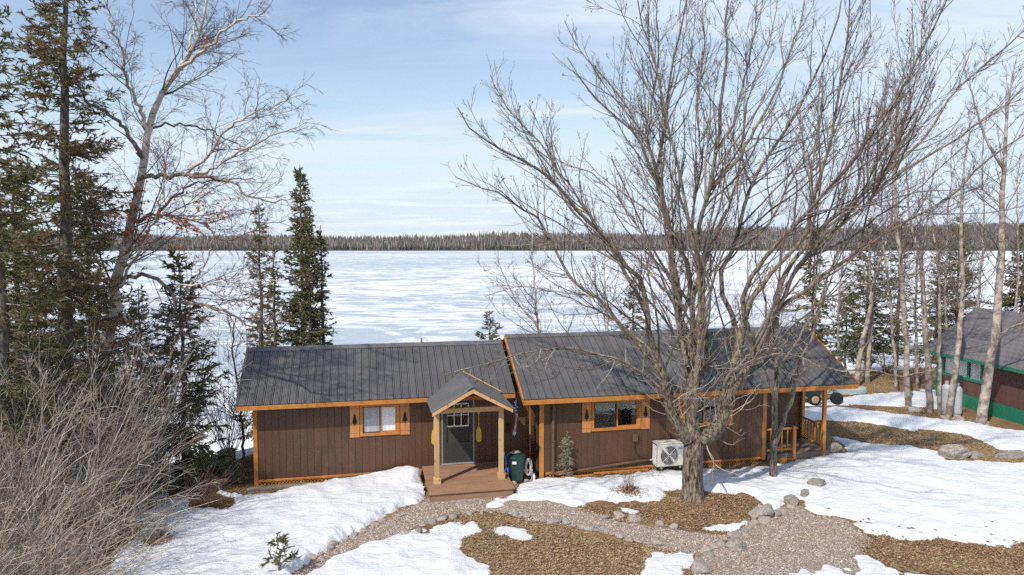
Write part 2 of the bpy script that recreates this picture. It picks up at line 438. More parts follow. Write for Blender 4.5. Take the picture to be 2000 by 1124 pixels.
M['brushtwig'] = island('brush_twig', [(0, (.14, .11, .095)), (.35, (.25, .21, .18)), (.6, (.33, .26, .20)), (.8, (.42, .38, .33)), (1, (.58, .55, .50))])
M['redtwig'] = island('reddish_shrub_twig', [(0, (.14, .07, .055)), (1, (.26, .16, .12))])
M['deadtwig'] = island('dead_conifer_twig', [(0, (.10, .075, .06)), (.6, (.20, .165, .14)), (1, (.30, .27, .24))])
M['needle'] = island('spruce_needles', [(0, (.09, .115, .05)), (.35, (.16, .19, .08)), (.7, (.28, .27, .125)), (.9, (.36, .30, .16)), (1, (.36, .27, .17))], .6, .45)
M['needleb'] = island('brownish_spruce_needles', [(0, (.12, .12, .06)), (.35, (.23, .20, .10)), (.7, (.34, .27, .15)), (1, (.38, .29, .19))], .6, .45)
M['needleg'] = island('grey_green_needles', [(0, (.16, .16, .09)), (.5, (.30, .29, .19)), (1, (.46, .42, .31))], .7, .1)
M['leafo'] = island('orange_dead_leaf', [(0, (.30, .10, .03)), (.5, (.48, .17, .045)), (1, (.55, .12, .04))], .6, .3)
M['litter'] = island('fallen_leaf', [(0, (.15, .085, .05)), (.25, (.22, .12, .065)), (.5, (.30, .17, .09)), (.75, (.38, .235, .135)), (.93, (.47, .34, .22)), (1, (.20, .08, .045))], .7, .1)
M['grass'] = island('dry_grass_blade', [(0, (.20, .13, .07)), (.35, (.35, .24, .13)), (.65, (.47, .35, .20)), (.85, (.58, .47, .31)), (1, (.22, .20, .09))], .7, .2)
M['pebble'] = island('path_pebble', [(0, (.14, .115, .10)), (.3, (.28, .22, .185)), (.6, (.40, .32, .265)), (.85, (.52, .44, .37)), (1, (.66, .60, .53))], .8)
def stonemat(name, c1, c2, c3, lich=(.30, .30, .20)):
    m, t, b = mat(name); g = t.new('ShaderNodeTexCoord'); oi = t.new('ShaderNodeObjectInfo')
    add = t.new('ShaderNodeVectorMath', operation='ADD'); t.link(g.outputs['Object'], add.inputs[0]); t.link(oi.outputs['Location'], add.inputs[1])
    n = t.noise(add.outputs[0], 7, 6, .7); n2 = t.noise(add.outputs[0], 32, 4, .6)
    base = t.ramp(oi.outputs['Random'], [(0, c1), (.5, c2), (1, c3)])
    col = t.mix(t.ramp(n, [(.42, 0), (.60, .85)]), base, tuple(.40*x for x in c1))
    col = t.mix(t.ramp(n2, [(.54, 0), (.64, .8)]), col, lich)
    t.link(col, b.inputs['Base Color']); b.inputs['Roughness'].default_value = .85
    bp = t.new('ShaderNodeBump'); bp.inputs['Strength'].default_value = .6; bp.inputs['Distance'].default_value = .02
    t.link(n, bp.inputs['Height']); t.link(bp.outputs[0], b.inputs['Normal']); return m
M['stone'] = stonemat('field_stone', (.24, .23, .21), (.46, .36, .29), (.30, .34, .31), (.56, .48, .42))
M['boulder'] = stonemat('lichen_boulder', (.22, .20, .18), (.34, .31, .27), (.28, .25, .22), (.48, .44, .36))

def snowmat():
    m, t, b = mat('old_snow'); g = t.new('ShaderNodeNewGeometry')
    n = t.noise(g.outputs['Position'], 1.6, 6, .6); n2 = t.noise(g.outputs['Position'], 16, 5, .65); n3 = t.noise(t.mapping(g.outputs['Position'], (3, 9, 3), (0, 0, .5)), 1, 4, .6)
    col = t.ramp(n, [(.3, (.60, .62, .66)), (.65, (.74, .75, .77))])
    deb = t.noise(g.outputs['Position'], 46, 3, .8); dz = t.noise(g.outputs['Position'], .8, 4, .6)
    col = t.mix(t.math('MULTIPLY', t.ramp(deb, [(.56, 0), (.70, .9)]), t.ramp(dz, [(.42, .05), (.70, 1)])), col, (.36, .30, .24))
    col = t.mix(t.ramp(n2, [(.35, .28), (.6, 0)]), col, (.50, .53, .58))
    t.link(col, b.inputs['Base Color']); b.inputs['Roughness'].default_value = .55; b.inputs['Specular IOR Level'].default_value = .25
    bp = t.new('ShaderNodeBump'); bp.inputs['Strength'].default_value = .9; bp.inputs['Distance'].default_value = .07
    t.link(t.math('ADD', t.math('ADD', n, t.math('MULTIPLY', n2, .35)), t.math('MULTIPLY', n3, .7)), bp.inputs['Height']); t.link(bp.outputs[0], b.inputs['Normal']); return m
M['snow'] = snowmat()
def groundmat():
    m, t, b = mat('dry_ground'); g = t.new('ShaderNodeNewGeometry')
    n = t.noise(g.outputs['Position'], .8, 6, .65); n2 = t.noise(g.outputs['Position'], 22, 5, .7)
    col = t.ramp(n2, [(.25, (.14, .085, .040)), (.5, (.27, .18, .085)), (.75, (.40, .30, .16))])
    col = t.mix(t.ramp(n, [(.38, 0), (.62, .8)]), col, (.13, .085, .05))
    sep = t.new('ShaderNodeSeparateXYZ'); t.link(g.outputs['Position'], sep.inputs[0])
    t.link(col, b.inputs['Base Color']); b.inputs['Roughness'].default_value = .95; b.inputs['Specular IOR Level'].default_value = .1
    bp = t.new('ShaderNodeBump'); bp.inputs['Strength'].default_value = .8; bp.inputs['Distance'].default_value = .04
    t.link(n2, bp.inputs['Height']); t.link(bp.outputs[0], b.inputs['Normal']); return m
M['ground'] = groundmat()
def gravelmat():
    m, t, b = mat('pea_gravel'); g = t.new('ShaderNodeNewGeometry')
    vo = t.new('ShaderNodeTexVoronoi'); vo.inputs['Scale'].default_value = 34; t.link(g.outputs['Position'], vo.inputs[0])
    n = t.noise(g.outputs['Position'], 1.3, 5, .6)
    sep = t.new('ShaderNodeSeparateColor'); t.link(vo.outputs['Color'], sep.inputs[0])
    col = t.ramp(sep.outputs[0], [(0, (.20, .16, .135)), (.35, (.36, .285, .235)), (.7, (.50, .40, .33)), (1, (.68, .58, .50))])
    col = t.mix(t.ramp(vo.outputs[0], [(.3, 0), (.65, .7)]), col, (.07, .06, .05))
    col = t.mix(t.ramp(n, [(.45, 0), (.75, .55)]), col, (.22, .17, .10))
    t.link(col, b.inputs['Base Color']); b.inputs['Roughness'].default_value = .9
    bp = t.new('ShaderNodeBump'); bp.inputs['Strength'].default_value = .9; bp.inputs['Distance'].default_value = .02; bp.invert = True
    t.link(vo.outputs[0], bp.inputs['Height']); t.link(bp.outputs[0], b.inputs['Normal']); return m
M['gravel'] = gravelmat()
def icemat():
    m, t, b = mat('snow_streaked_ice'); g = t.new('ShaderNodeNewGeometry')
    v = t.mapping(g.outputs['Position'], (.085, .12, 1), (0, 0, .25)); n = t.noise(v, 1, 12, .70, 1.2)
    v2 = t.mapping(g.outputs['Position'], (.0035, .008, 1)); n2 = t.noise(v2, 1, 5, .6, .4)
    v3 = t.mapping(g.outputs['Position'], (.25, .6, 1), (0, 0, .1)); n3 = t.noise(v3, 1, 8, .7, .8)
    s = t.math('ADD', t.math('ADD', n, t.math('MULTIPLY', t.math('SUBTRACT', n2, .5), .5)), t.math('MULTIPLY', t.math('SUBTRACT', n3, .5), .55))
    # near shore and on the east side the snow cover stays closed
    sep = t.new('ShaderNodeSeparateXYZ'); t.link(g.outputs['Position'], sep.inputs[0])
    east = t.ramp(t.math('MULTIPLY', sep.outputs[0], .004), [(0, 0), (.5, .12)])
    dist = t.new('ShaderNodeVectorMath', operation='LENGTH'); t.link(g.outputs['Position'], dist.inputs[0])
    near = t.ramp(t.math('MULTIPLY', dist.outputs['Value'], .01), [(.40, .12), (.75, 0)])
    s = t.math('ADD', t.math('ADD', s, east), near)
    f = t.ramp(s, [(.485, 0), (.51, .5), (.58, 1)])
    icec = t.ramp(n3, [(.3, (.31, .355, .41)), (.7, (.44, .48, .53))])
    col = t.mix(f, icec, (.67, .69, .72))
    t.link(col, b.inputs['Base Color']); t.link(t.ramp(f, [(0, .42), (1, .7)]), b.inputs['Roughness'])
    b.inputs['Specular IOR Level'].default_value = .3
    bp = t.new('ShaderNodeBump'); bp.inputs['Strength'].default_value = .25; bp.inputs['Distance'].default_value = .3
    t.link(s, bp.inputs['Height']); t.link(bp.outputs[0], b.inputs['Normal']); return m
M['ice'] = icemat()
def hillmat():
    m, t, b = mat('forest_floor_far'); g = t.new('ShaderNodeNewGeometry')
    n = t.noise(g.outputs['Position'], .03, 6, .7)
    col = t.ramp(n, [(.35, (.05, .05, .035)), (.6, (.12, .095, .08)), (.8, (.20, .18, .17))])
    t.link(col, b.inputs['Base Color']); b.inputs['Roughness'].default_value = 1; b.inputs['Specular IOR Level'].default_value = 0; return m
M['hill'] = hillmat()
M['farcon'] = island('far_conifer', [(0, (.022, .034, .020)), (.6, (.040, .052, .030)), (1, (.07, .075, .045))])
M['farbare'] = island('far_bare_crown', [(0, (.10, .075, .060)), (.4, (.17, .13, .11)), (.8, (.23, .185, .16)), (1, (.31, .27, .24))])
M['farstem'] = island('far_pale_stem', [(0, (.30, .28, .25)), (1, (.62, .59, .55))])

# ------------------------------------------------------------------ ground, lake, hills
def grid_sheet(name, xs, ys, zf, material, kind='structure'):
    X, Y = np.meshgrid(xs, ys, indexing='xy'); Z = zf(X, Y)
    nx, ny = len(xs), len(ys); idx = np.arange(nx*ny).reshape(ny, nx)
    q = np.stack([idx[:-1, :-1], idx[:-1, 1:], idx[1:, 1:], idx[1:, :-1]], -1).reshape(-1, 4)
    me = np_mesh(name, np.stack([X, Y, Z], -1), [q], True)
    return obj(name, me, material, kind=kind)
xs = np.concatenate([np.linspace(-400, -42, 20), np.arange(-40, 60, .5), np.linspace(61, 400, 20)])
ys = np.concatenate([np.linspace(-400, -6, 16), np.arange(-5, 62, .5)])
grid_sheet('ground', xs, ys, lambda x, y: gz(x, y)+.012*(vnoise(x, y, .9)-.5)*(y > 24)-.004, M['ground'])
lk = bpy.data.meshes.new('frozen_lake')
lk.from_pydata([(-5000, 12, LAKE), (5000, 12, LAKE), (5000, 1100, LAKE), (-5000, 1100, LAKE)], [], [(0, 1, 2, 3)])
obj('frozen_lake', lk, M['ice'], kind='structure')
def hill_z(x, y):
    h = 12.0+3.2*np.sin(x/190.)+2.2*np.sin(x/71.+1)
    east = smooth(250, 620, x)*24+smooth(600, 1500, x)*14
    west = 0*x
    base = (h)*smooth(1046, 1210, y)+(east*smooth(1120, 1500, y))+6*vnoise(x, y, 60)*smooth(1060, 1150, y)
    return LAKE-.4+.8*smooth(1040, 1048, y)+base
grid_sheet('far_hills', np.arange(-2600, 2900, 20.), np.concatenate([np.arange(1040, 1300, 10.), np.arange(1300, 2400, 50.)]), hill_z, M['hill'])

def haze():
    m = bpy.data.materials.new('haze_air'); m.use_nodes = True; t = NT(m.node_tree); t.n.clear()
    o_ = t.new('ShaderNodeOutputMaterial'); v = t.new('ShaderNodeVolumePrincipled'); v.inputs['Color'].default_value = (.86, .92, 1, 1)
    v.inputs['Density'].default_value = .00006; v.inputs['Anisotropy'].default_value = 0.2; t.link(v.outputs[0], o_.inputs['Volume'])
    ob = obj('haze', MB().box((-5200, -420, LAKE-2), (5200, 2500, 110)).mesh('haze'), m, kind='stuff')
haze()
def far_trees():
    rng = np.random.RandomState(3)
    def pts(n, x0, x1, y0, y1, p=1.6):
        x = x0+(x1-x0)*rng.rand(n); y = y0+(y1-y0)*rng.rand(n)**p; return x, y
    acc = Acc()
    def cones(x, y, h, r, sides=5):
        n = len(x); z = hill_z(x, y); a = np.arange(sides)*2*np.pi/sides
        V = np.zeros((n, sides*2+1, 3)); 
        for li, (f, rr) in enumerate(((.08, 1.), (.50, .62))):
            ang = a[None]+rng.rand(n, 1)*6; rj = r[:, None]*rr*(.65+.6*rng.rand(n, sides))
            V[:, li*sides:(li+1)*sides, 0] = x[:, None]+rj*np.cos(ang); V[:, li*sides:(li+1)*sides, 1] = y[:, None]+rj*np.sin(ang)
            V[:, li*sides:(li+1)*sides, 2] = (z+h*f)[:, None]
        V[:, -1, 0] = x; V[:, -1, 1] = y; V[:, -1, 2] = z+h
        b = (np.arange(n)*(2*sides+1))[:, None]; i = np.arange(sides); j = (i+1) % sides
        q = np.stack([b+i, b+j, b+j+sides, b+i+sides], -1).reshape(-1, 4)
        t = np.stack([b+i+sides, b+j+sides, b+2*sides+0*i], -1).reshape(-1, 3)
        return V, q, t
    A = Acc()
    for (n, x0, x1, y0, y1) in ((4200, -1100, 1100, 1049, 1110), (5200, -1300, 1500, 1100, 1420), (2600, 200, 2200, 1400, 1900), (1500, -2500, 2700, 1049, 1500)):
        x, y = pts(n, x0, x1, y0, y1); clump = vnoise(x, y, 45.)
        k = rng.rand(n) < .15+.95*clump*.8; x = x[k]; y = y[k]
        h = 7+(4+9*vnoise(x, y, 90.))*rng.rand(len(x))**1.3; h *= np.where(y < 1110, .85, 1); r = .9+.9*rng.rand(len(x))
        A.add(*cones(x, y, h, r))
    obj('far_conifer_forest', A.mesh('far_conifer_forest'), M['farcon'], kind='stuff')
    B = Acc(); S = Acc()
    for (n, x0, x1, y0, y1) in ((5200, -1100, 1100, 1052, 1150), (8500, -1300, 1500, 1120, 1420), (4200, 100, 2200, 1400, 1900), (2000, -2500, 2700, 1052, 1500)):
        x, y = pts(n, x0, x1, y0, y1, 1.2); z = hill_z(x, y); h = 8+8*rng.rand(n)*(.4+vnoise(x, y, 70.))
        P = np.zeros((n, 3, 3)); hh = np.array([.28, .62, 1.0])
        P[:, :, 0] = x[:, None]+rng.randn(n, 3)*.3; P[:, :, 1] = y[:, None]; P[:, :, 2] = z[:, None]+h[:, None]*hh[None]
        R = np.array([.2, .85, .08])[None]*(.6+.9*rng.rand(n, 1))
        tubes(B, P, R, 3)
        k = rng.rand(n) < .42
        P2 = P[k][:, :2].copy(); P2[:, 0, 2] = z[k]; P2[:, 1, 2] = z[k]+h[k]*(.55+.4*rng.rand(k.sum())); P2[:, :, 1] -= .9
        P2[:, 1, 0] = P2[:, 0, 0]+rng.randn(k.sum())*.5
        tubes(S, P2, np.full((k.sum(), 2), .16)*(.6+.9*rng.rand(k.sum(), 1)), 3)
    obj('far_bare_woodland', B.mesh('far_bare_woodland'), M['farbare'], kind='stuff')
    obj('far_pale_stems', S.mesh('far_pale_stems'), M['farstem'], kind='stuff')
far_trees()

# ------------------------------------------------------------------ snow, gravel, litter
def wpoly(pts): return np.array([at_z(x, y)[:2] for x, y in pts])
def sdist(poly, X, Y):
    """signed distance, positive inside"""
    d = np.full(X.shape, 1e9); ins = np.zeros(X.shape, bool); n = len(poly)
    for i in range(n):
        ax, ay = poly[i]; bx, by = poly[(i+1) % n]
        ex, ey = bx-ax, by-ay; L = ex*ex+ey*ey+1e-12
        t = np.clip(((X-ax)*ex+(Y-ay)*ey)/L, 0, 1)
        d = np.minimum(d, (X-ax-t*ex)**2+(Y-ay-t*ey)**2)
        c = ((ay > Y) != (by > Y)) & (X < (bx-ax)*(Y-ay)/(by-ay+1e-12)+ax)
        ins ^= c
    d = np.sqrt(d); return np.where(ins, d, -d)
SNOW = {
 'left': [(430,962),(500,972),(573,959),(616,946),(666,940),(728,930),(759,921),(784,916),(809,918),(827,938),(836,957),(834,973),(824,981),(790,990),(759,1007),(728,1024),(697,1038),(666,1055),(635,1074),(604,1095),(582,1111),(550,1160),(180,1160),(205,1110),(245,1070),(300,1015),(380,1000),(440,1000),(470,985)],
 'mid': [(540,1160),(588,1124),(629,1101),(672,1080),(716,1058),(759,1049),(790,1038),(809,1032),(830,1033),(833,1041),(852,1027),(883,1019),(898,1021),(905,1030),(923,1022),(937,1033),(920,1046),(902,1058),(898,1074),(914,1092),(945,1101),(964,1117),(940,1160)],
 'bit': [(970,1030),(991,1032),(1025,1033),(1041,1047),(1019,1058),(991,1043),(976,1049)],
 'right': [(942,990),(954,984),(982,971),(1007,956),(1020,947),(1036,941),(1066,934),(1100,936),(1200,930),(1270,921),(1330,920),(1400,918),(1500,911),(1560,899),(1612,890),(1655,884),(1645,868),(1622,853),(1700,868),(1780,872),(1838,887),(1850,900),(1900,902),(2000,906),(2150,912),(2150,1085),(2000,1060),(1968,1062),(1950,1072),(1890,1060),(1840,1050),(1790,1055),(1740,1050),(1690,1042),(1672,1035),(1668,1020),(1655,1013),(1625,1010),(1592,1004),(1577,992),(1580,978),(1560,968),(1535,984),(1515,1001),(1500,1002),(1492,988),(1480,975),(1450,963),(1400,965),(1370,962),(1330,958),(1305,961),(1285,974),(1262,984),(1240,979),(1225,981),(1205,984),(1160,981),(1140,989),(1110,989),(1085,980),(1069,978),(1026,981),(991,984),(976,995),(951,994)],
 'chip': [(1210,992),(1240,995),(1256,1003),(1230,1003),(1214,999)],
 'scrap': [(1355,1024),(1388,1027),(1425,1029),(1452,1021),(1425,1039),(1390,1041),(1360,1031)],
 'front': [(1262,1077),(1282,1077),(1300,1084),(1330,1079),(1360,1080),(1358,1093),(1335,1110),(1335,1150),(1235,1150),(1262,1115),(1265,1097)],
 'corner': [(1540,1124),(1566,1104),(1605,1104),(1646,1107),(1668,1110),(1672,1086),(1704,1091),(1727,1102),(1753,1115),(1765,1150),(1530,1150)],
 'edge': [(1771,1122),(1800,1117),(1840,1126),(1850,1150),(1765,1150)],
 'band': [(1560,800),(1600,797),(1674,799),(1728,807),(1792,816),(1840,821),(1888,826),(2000,845),(2150,866),(2150,918),(2000,885),(1952,877),(1920,864),(1888,851),(1840,842),(1799,839),(1783,842),(1728,832),(1674,824),(1600,821),(1560,822)],
 'backband': [(1560,792),(1600,784),(1651,778),(1680,773),(1744,768),(1808,762),(1850,757),(1850,803),(1808,795),(1779,795),(1734,793),(1664,791),(1600,793)],
}
SP = {k: wpoly(v) for k, v in SNOW.items()}
def snow_sd(X, Y, names=None):
    s = np.full(X.shape, -9.)
    for k, p in SP.items():
        if names and k not in names: continue
        x0, y0 = p.min(0)-1; x1, y1 = p.max(0)+1
        m = (X > x0) & (X < x1) & (Y > y0) & (Y < y1)
        if m.any(): s[m] = np.maximum(s[m], sdist(p, X[m], Y[m]))
    return s+.24*(vnoise(X, Y, .45)-.5)+.16*(vnoise(X, Y, .17)-.5)+.06*(vnoise(X, Y, .07)-.5)
MOUND = at_z(800, 940)[:2]
def in_house(X, Y):
    u = (X-HO[0])*UX[0]+(Y-HO[1])*UX[1]; v = (X-HO[0])*VX[0]+(Y-HO[1])*VX[1]
    return ((u > -.02) & (u < 8.4) & (v > -.10)) | ((u > 8.2) & (u < 18.1) & (v > -1.22)) | ((u > 4.8) & (u < 7.25) & (v > -2.46))
def snow_h(name, X, Y, s):
    th = dict(left=.17, mid=.06, right=.15, band=.16, backband=.15, bit=.05, chip=.03, scrap=.04, front=.05, corner=.045, edge=.05)[name]
    h = th*(1-np.exp(-np.maximum(s, 0)/(.10 if name in ('left',) else .30)))
    h += np.where(s > 0, np.minimum(s, 1)*(.10*(vnoise(X, Y, 1.3)-.5)+.05*(vnoise(X, Y, .5)-.5)), 0)*(1 if name in ('left', 'right', 'band') else .5)
    h += np.clip(s*3, 0, 1)*(.030*(vnoise(X, Y, .17)-.5)+.035*(vnoise(X, Y, .33)-.5)-.05*np.clip(vnoise(X+40, Y, .55)-.72, 0, 1)*3)
    if name == 'mid': h += np.clip(s*6, 0, 1)*.05*vnoise(X, Y, .35)
    if name == 'left': h += .24*np.exp(-(((X-MOUND[0])/.75)**2+((Y-MOUND[1])/.55)**2))*np.clip(s*3, 0, 1)
    return np.where(s > 0, h, s*1.2)
for nm, p in SP.items():
    x0, y0 = p.min(0)-.3; x1, y1 = p.max(0)+.3
    st = .05 if y0 < 24 and nm != 'band' else .09
    if nm in ('bit', 'chip', 'scrap', 'front', 'mid'): st = .035
    gx = np.arange(x0, x1, st); gy = np.arange(y0, y1, st); X, Y = np.meshgrid(gx, gy)
    s = snow_sd(X, Y, [nm]); Z = gz(X, Y)+np.clip(snow_h(nm, X, Y, s), -.06, 1)
    keep = (s > -.12) & ~in_house(X, Y)
    fk = (keep[:-1, :-1] & keep[:-1, 1:] & keep[1:, 1:] & keep[1:, :-1])
    idx = np.arange(X.size).reshape(X.shape)
    q = np.stack([idx[:-1, :-1], idx[:-1, 1:], idx[1:, 1:], idx[1:, :-1]], -1)[fk]
    used = np.unique(q); rem = np.zeros(X.size, int); rem[used] = np.arange(len(used))
    V = np.stack([X, Y, Z], -1).reshape(-1, 3)[used]
    obj('snow_cover', np_mesh('snow_cover', V, [rem[q]], True), M['snow'], kind='structure')
# snow on the lake bank, left of and behind the cabin
def bank(name, xr, yr, st, dz):
    gx = np.arange(*xr, st); gy = np.arange(*yr, st); X, Y = np.meshgrid(gx, gy)
    m = (vnoise(X, Y, 1.7)*.6+vnoise(X, Y, .6)*.4); lo = smooth(-1.0, 1.2, Y-crest(X))
    s = lo*1.0+m-.95+dz
    Z = gz(X, Y)+np.clip(s*.35, -.08, .14)+.03*(vnoise(X, Y, .4)-.5)
    keep = (s > -.2) & ~in_house(X, Y)
    fk = (keep[:-1, :-1] & keep[:-1, 1:] & keep[1:, 1:] & keep[1:, :-1])
    idx = np.arange(X.size).reshape(X.shape)
    q = np.stack([idx[:-1, :-1], idx[:-1, 1:], idx[1:, 1:], idx[1:, :-1]], -1)[fk]
    if len(q): obj(name, np_mesh(name, np.stack([X, Y, Z], -1), [q], True), M['snow'], kind='structure')
bank('snow_cover', (-26, -7.4), (12, 32), .14, .36)
bank('snow_cover', (11.5, 34), (31, 46), .18, -.02)

# gravel
GP = [wpoly([(548,1150),(590,1108),(622,1085),(660,1060),(720,1030),(765,1008),(800,992),(828,978),(842,968),(1007,952),(1003,972),(1080,978),(1110,985),(1135,1000),(1170,1006),(1210,1018),(1270,1028),(1330,1036),(1400,1046),(1425,1044),(1400,1066),(1365,1085),(1330,1080),(1300,1074),(1250,1061),(1200,1047),(1120,1030),(1060,1019),(1020,1013),(990,1001),(945,998),(900,1002),(860,1011),(830,1024),(800,1036),(760,1050),(672,1082),(610,1124),(595,1150)]),
      wpoly([(1350,1150),(1360,1100),(1400,1070),(1430,1050),(1480,1018),(1510,998),(1545,985),(1568,990),(1590,1008),(1650,1014),(1672,1035),(1700,1052),(1684,1072),(1690,1090),(1680,1150)])]
def gravel_sd(X, Y):
    s = np.full(X.shape, -9.)
    for p in GP: s = np.maximum(s, sdist(p, X, Y))
    return s+.10*(vnoise(X, Y, .3)-.5)
gx = np.arange(-5.5, 11, .06); gy = np.arange(12.6, 19.6, .06); X, Y = np.meshgrid(gx, gy)
s = gravel_sd(X, Y); Z = np.where(s > 0, .012*np.clip(s*8, 0, 1)+.004, s*.4)+.010*(vnoise(X, Y, .5)-.5)*(s > 0)
keep = s > -.1; fk = (keep[:-1, :-1] & keep[:-1, 1:] & keep[1:, 1:] & keep[1:, :-1]); idx = np.arange(X.size).reshape(X.shape)
q = np.stack([idx[:-1, :-1], idx[:-1, 1:], idx[1:, 1:], idx[1:, :-1]], -1)[fk]
obj('gravel_path', np_mesh('gravel_path', np.stack([X, Y, Z], -1), [q], True), M['gravel'], kind='structure')

def scatter_in(rng, polys, dens, avoid_snow=True, snow_margin=.0, on_snow=False):
    out = []
    for p, d in zip(polys, dens):
        x0, y0 = p.min(0); x1, y1 = p.max(0); n = int((x1-x0)*(y1-y0)*d)
        X = x0+(x1-x0)*rng.rand(n); Y = y0+(y1-y0)*rng.rand(n)
        k = (sdist(p, X, Y)+.4*(vnoise(X, Y, .6)-.5) > 0) & ~in_house(X, Y)
        if avoid_snow: k &= snow_sd(X, Y) < snow_margin
        out.append(np.stack([X[k], Y[k]], 1))
    return np.concatenate(out)
rng = np.random.RandomState(11)
TREEP = wpoly([(1130,985),(1200,985),(1262,984),(1300,962),(1340,955),(1480,970),(1497,990),(1497,1005),(1450,1035),(1400,1045),(1300,1030),(1200,1014)])
CORN = wpoly([(1672,1060),(1700,1045),(1800,1050),(1900,1060),(2000,1060),(2150,1080),(2150,1160),(1690,1160)])
LAWN = wpoly([(860,1012),(900,1003),(945,1000),(990,1002),(1020,1015),(1060,1020),(1120,1032),(1200,1048),(1250,1062),(1300,1075),(1370,1082),(1340,1160),(930,1160),(890,1080),(830,1040)])
BASEL = np.array([H(u, v)[:2] for u, v in ((-.6, -1.1), (2.5, -.75), (4.6, -.4), (4.7, 0), (-.6, 0))])
BASER = np.array([H(u, v)[:2] for u, v in ((7.3, -2.4), (8.4, -2.1), (12, -1.8), (16, -1.9), (18.4, -1.9), (18.9, -1.0), (18.2, -1.1), (8.3, -1.1), (8.2, 0), (7.3, 0))])
DECKF = wpoly([(860,984),(1000,955),(1010,960),(1000,975),(900,982)])
STRIP = wpoly([(1590,795),(1664,792),(1779,795),(1808,795),(1860,800),(1890,815),(1960,835),(1900,829),(1792,818),(1728,809),(1674,801)])
RGRASS = wpoly([(1610,822),(1674,824),(1728,832),(1783,842),(1840,842),(1888,851),(1920,864),(1952,877),(2000,885),(2150,918),(2150,912),(2000,907),(1900,902),(1840,890),(1780,874),(1700,868),(1622,853)])
BACKG = wpoly([(1570,792),(1651,779),(1744,769),(1850,758),(1900,750),(1850,718),(1700,722),(1560,735)])
LBR = wpoly([(340,1010),(440,962),(480,945),(500,955),(500,972),(440,1000),(380,1003)])
def leaves(name, XY, size, seedv, zoff=.01):
    rng = np.random.RandomState(seedv); XY = XY[rng.rand(len(XY)) < .25+1.1*smooth(.3, .75, .6*vnoise(XY[:, 0], XY[:, 1], .9)+.4*vnoise(XY[:, 0], XY[:, 1], .3))]; n = len(XY); a = rng.rand(n)*6.28; l = size*(.6+.8*rng.rand(n)); wd = l*(.55+.3*rng.rand(n))
    dx = np.stack([np.cos(a), np.sin(a)], 1); dy = np.stack([-np.sin(a), np.cos(a)], 1)
    z = gz(XY[:, 0], XY[:, 1])+zoff+.02*rng.rand(n); V = np.zeros((n, 4, 3))
    V[:, 0, :2] = XY-dx*l[:, None]*.5; V[:, 1, :2] = XY+dy*wd[:, None]*.5; V[:, 2, :2] = XY+dx*l[:, None]*.5; V[:, 3, :2] = XY-dy*wd[:, None]*.5
    V[:, :, 2] = z[:, None]+(rng.rand(n, 4)*.5)*l[:, None]
    q = np.arange(4*n).reshape(n, 4)
    return obj(name, np_mesh(name, V, [q]), M['litter'], kind='stuff')
XY = scatter_in(rng, [TREEP, CORN, LAWN, BASEL, BASER, DECKF, STRIP, RGRASS, BACKG, LBR, GP[0], GP[1]], [1000, 1300, 480, 450, 700, 700, 180, 50, 50, 220, 18, 20])
o = leaves('leaf_litter', XY, .040, 4); o['label'] = 'brown and orange fallen leaves on the bare ground around trees and cabin'
# a few leaves and scraps lying on the snow
def blades(name, XY, hgt, seedv):
    rng = np.random.RandomState(seedv); n = len(XY); a = rng.rand(n)*6.28; lean = hgt*(.5+1.3*rng.rand(n))
    h = hgt*(.35+.8*rng.rand(n)); d = np.stack([np.cos(a), np.sin(a)], 1); p = np.stack([-d[:, 1], d[:, 0]], 1)*.007
    z = gz(XY[:, 0], XY[:, 1])-.005; V = np.zeros((n, 4, 3))
    V[:, 0, :2] = XY-p; V[:, 1, :2] = XY+p; V[:, 2, :2] = XY+d*lean[:, None]*.6+p*.7; V[:, 3, :2] = XY+d*lean[:, None]
    V[:, 0, 2] = z; V[:, 1, 2] = z; V[:, 2, 2] = z+h*.5; V[:, 3, 2] = z+h*.4
    t = np.arange(4*n).reshape(n, 4)
    return obj(name, np_mesh(name, V, [t]), M['grass'], kind='stuff')
XY = scatter_in(rng, [LAWN, TREEP, RGRASS, STRIP, BACKG, LBR, CORN], [2000, 900, 650, 250, 200, 300, 900])
o = blades('dry_grass', XY, .05, 6); o['label'] = 'flattened tan winter grass between the snow patches'
def pebbles():
    rng = np.random.RandomState(8); XY = scatter_in(rng, [GP[0], GP[1]], [650, 520], True, -.02)
    n = len(XY); r = .009+.014*rng.rand(n)**2
    base = np.array([(1, 0, 0), (0, 1, 0), (-1, 0, 0), (0, -1, 0), (0, 0, 1)], float)
    a = rng.rand(n)*6.28; ca, sa = np.cos(a), np.sin(a)
    V = base[None]*r[:, None, None]*(.7+.6*rng.rand(n, 5, 1)); x = V[:, :, 0]*ca[:, None]-V[:, :, 1]*sa[:, None]; y = V[:, :, 0]*sa[:, None]+V[:, :, 1]*ca[:, None]
    V[:, :, 0] = x+XY[:, :1]; V[:, :, 1] = y+XY[:, 1:]; V[:, :, 2] += .016
    b = (np.arange(n)*5)[:, None, None]; t = (np.array([(0, 1, 4), (1, 2, 4), (2, 3, 4), (3, 0, 4)])[None]+b).reshape(-1, 3)
    o = obj('loose_gravel', np_mesh('loose_gravel', V, [t]), M['pebble'], kind='stuff'); o['label'] = 'loose pebbles on the gravel path'
pebbles()
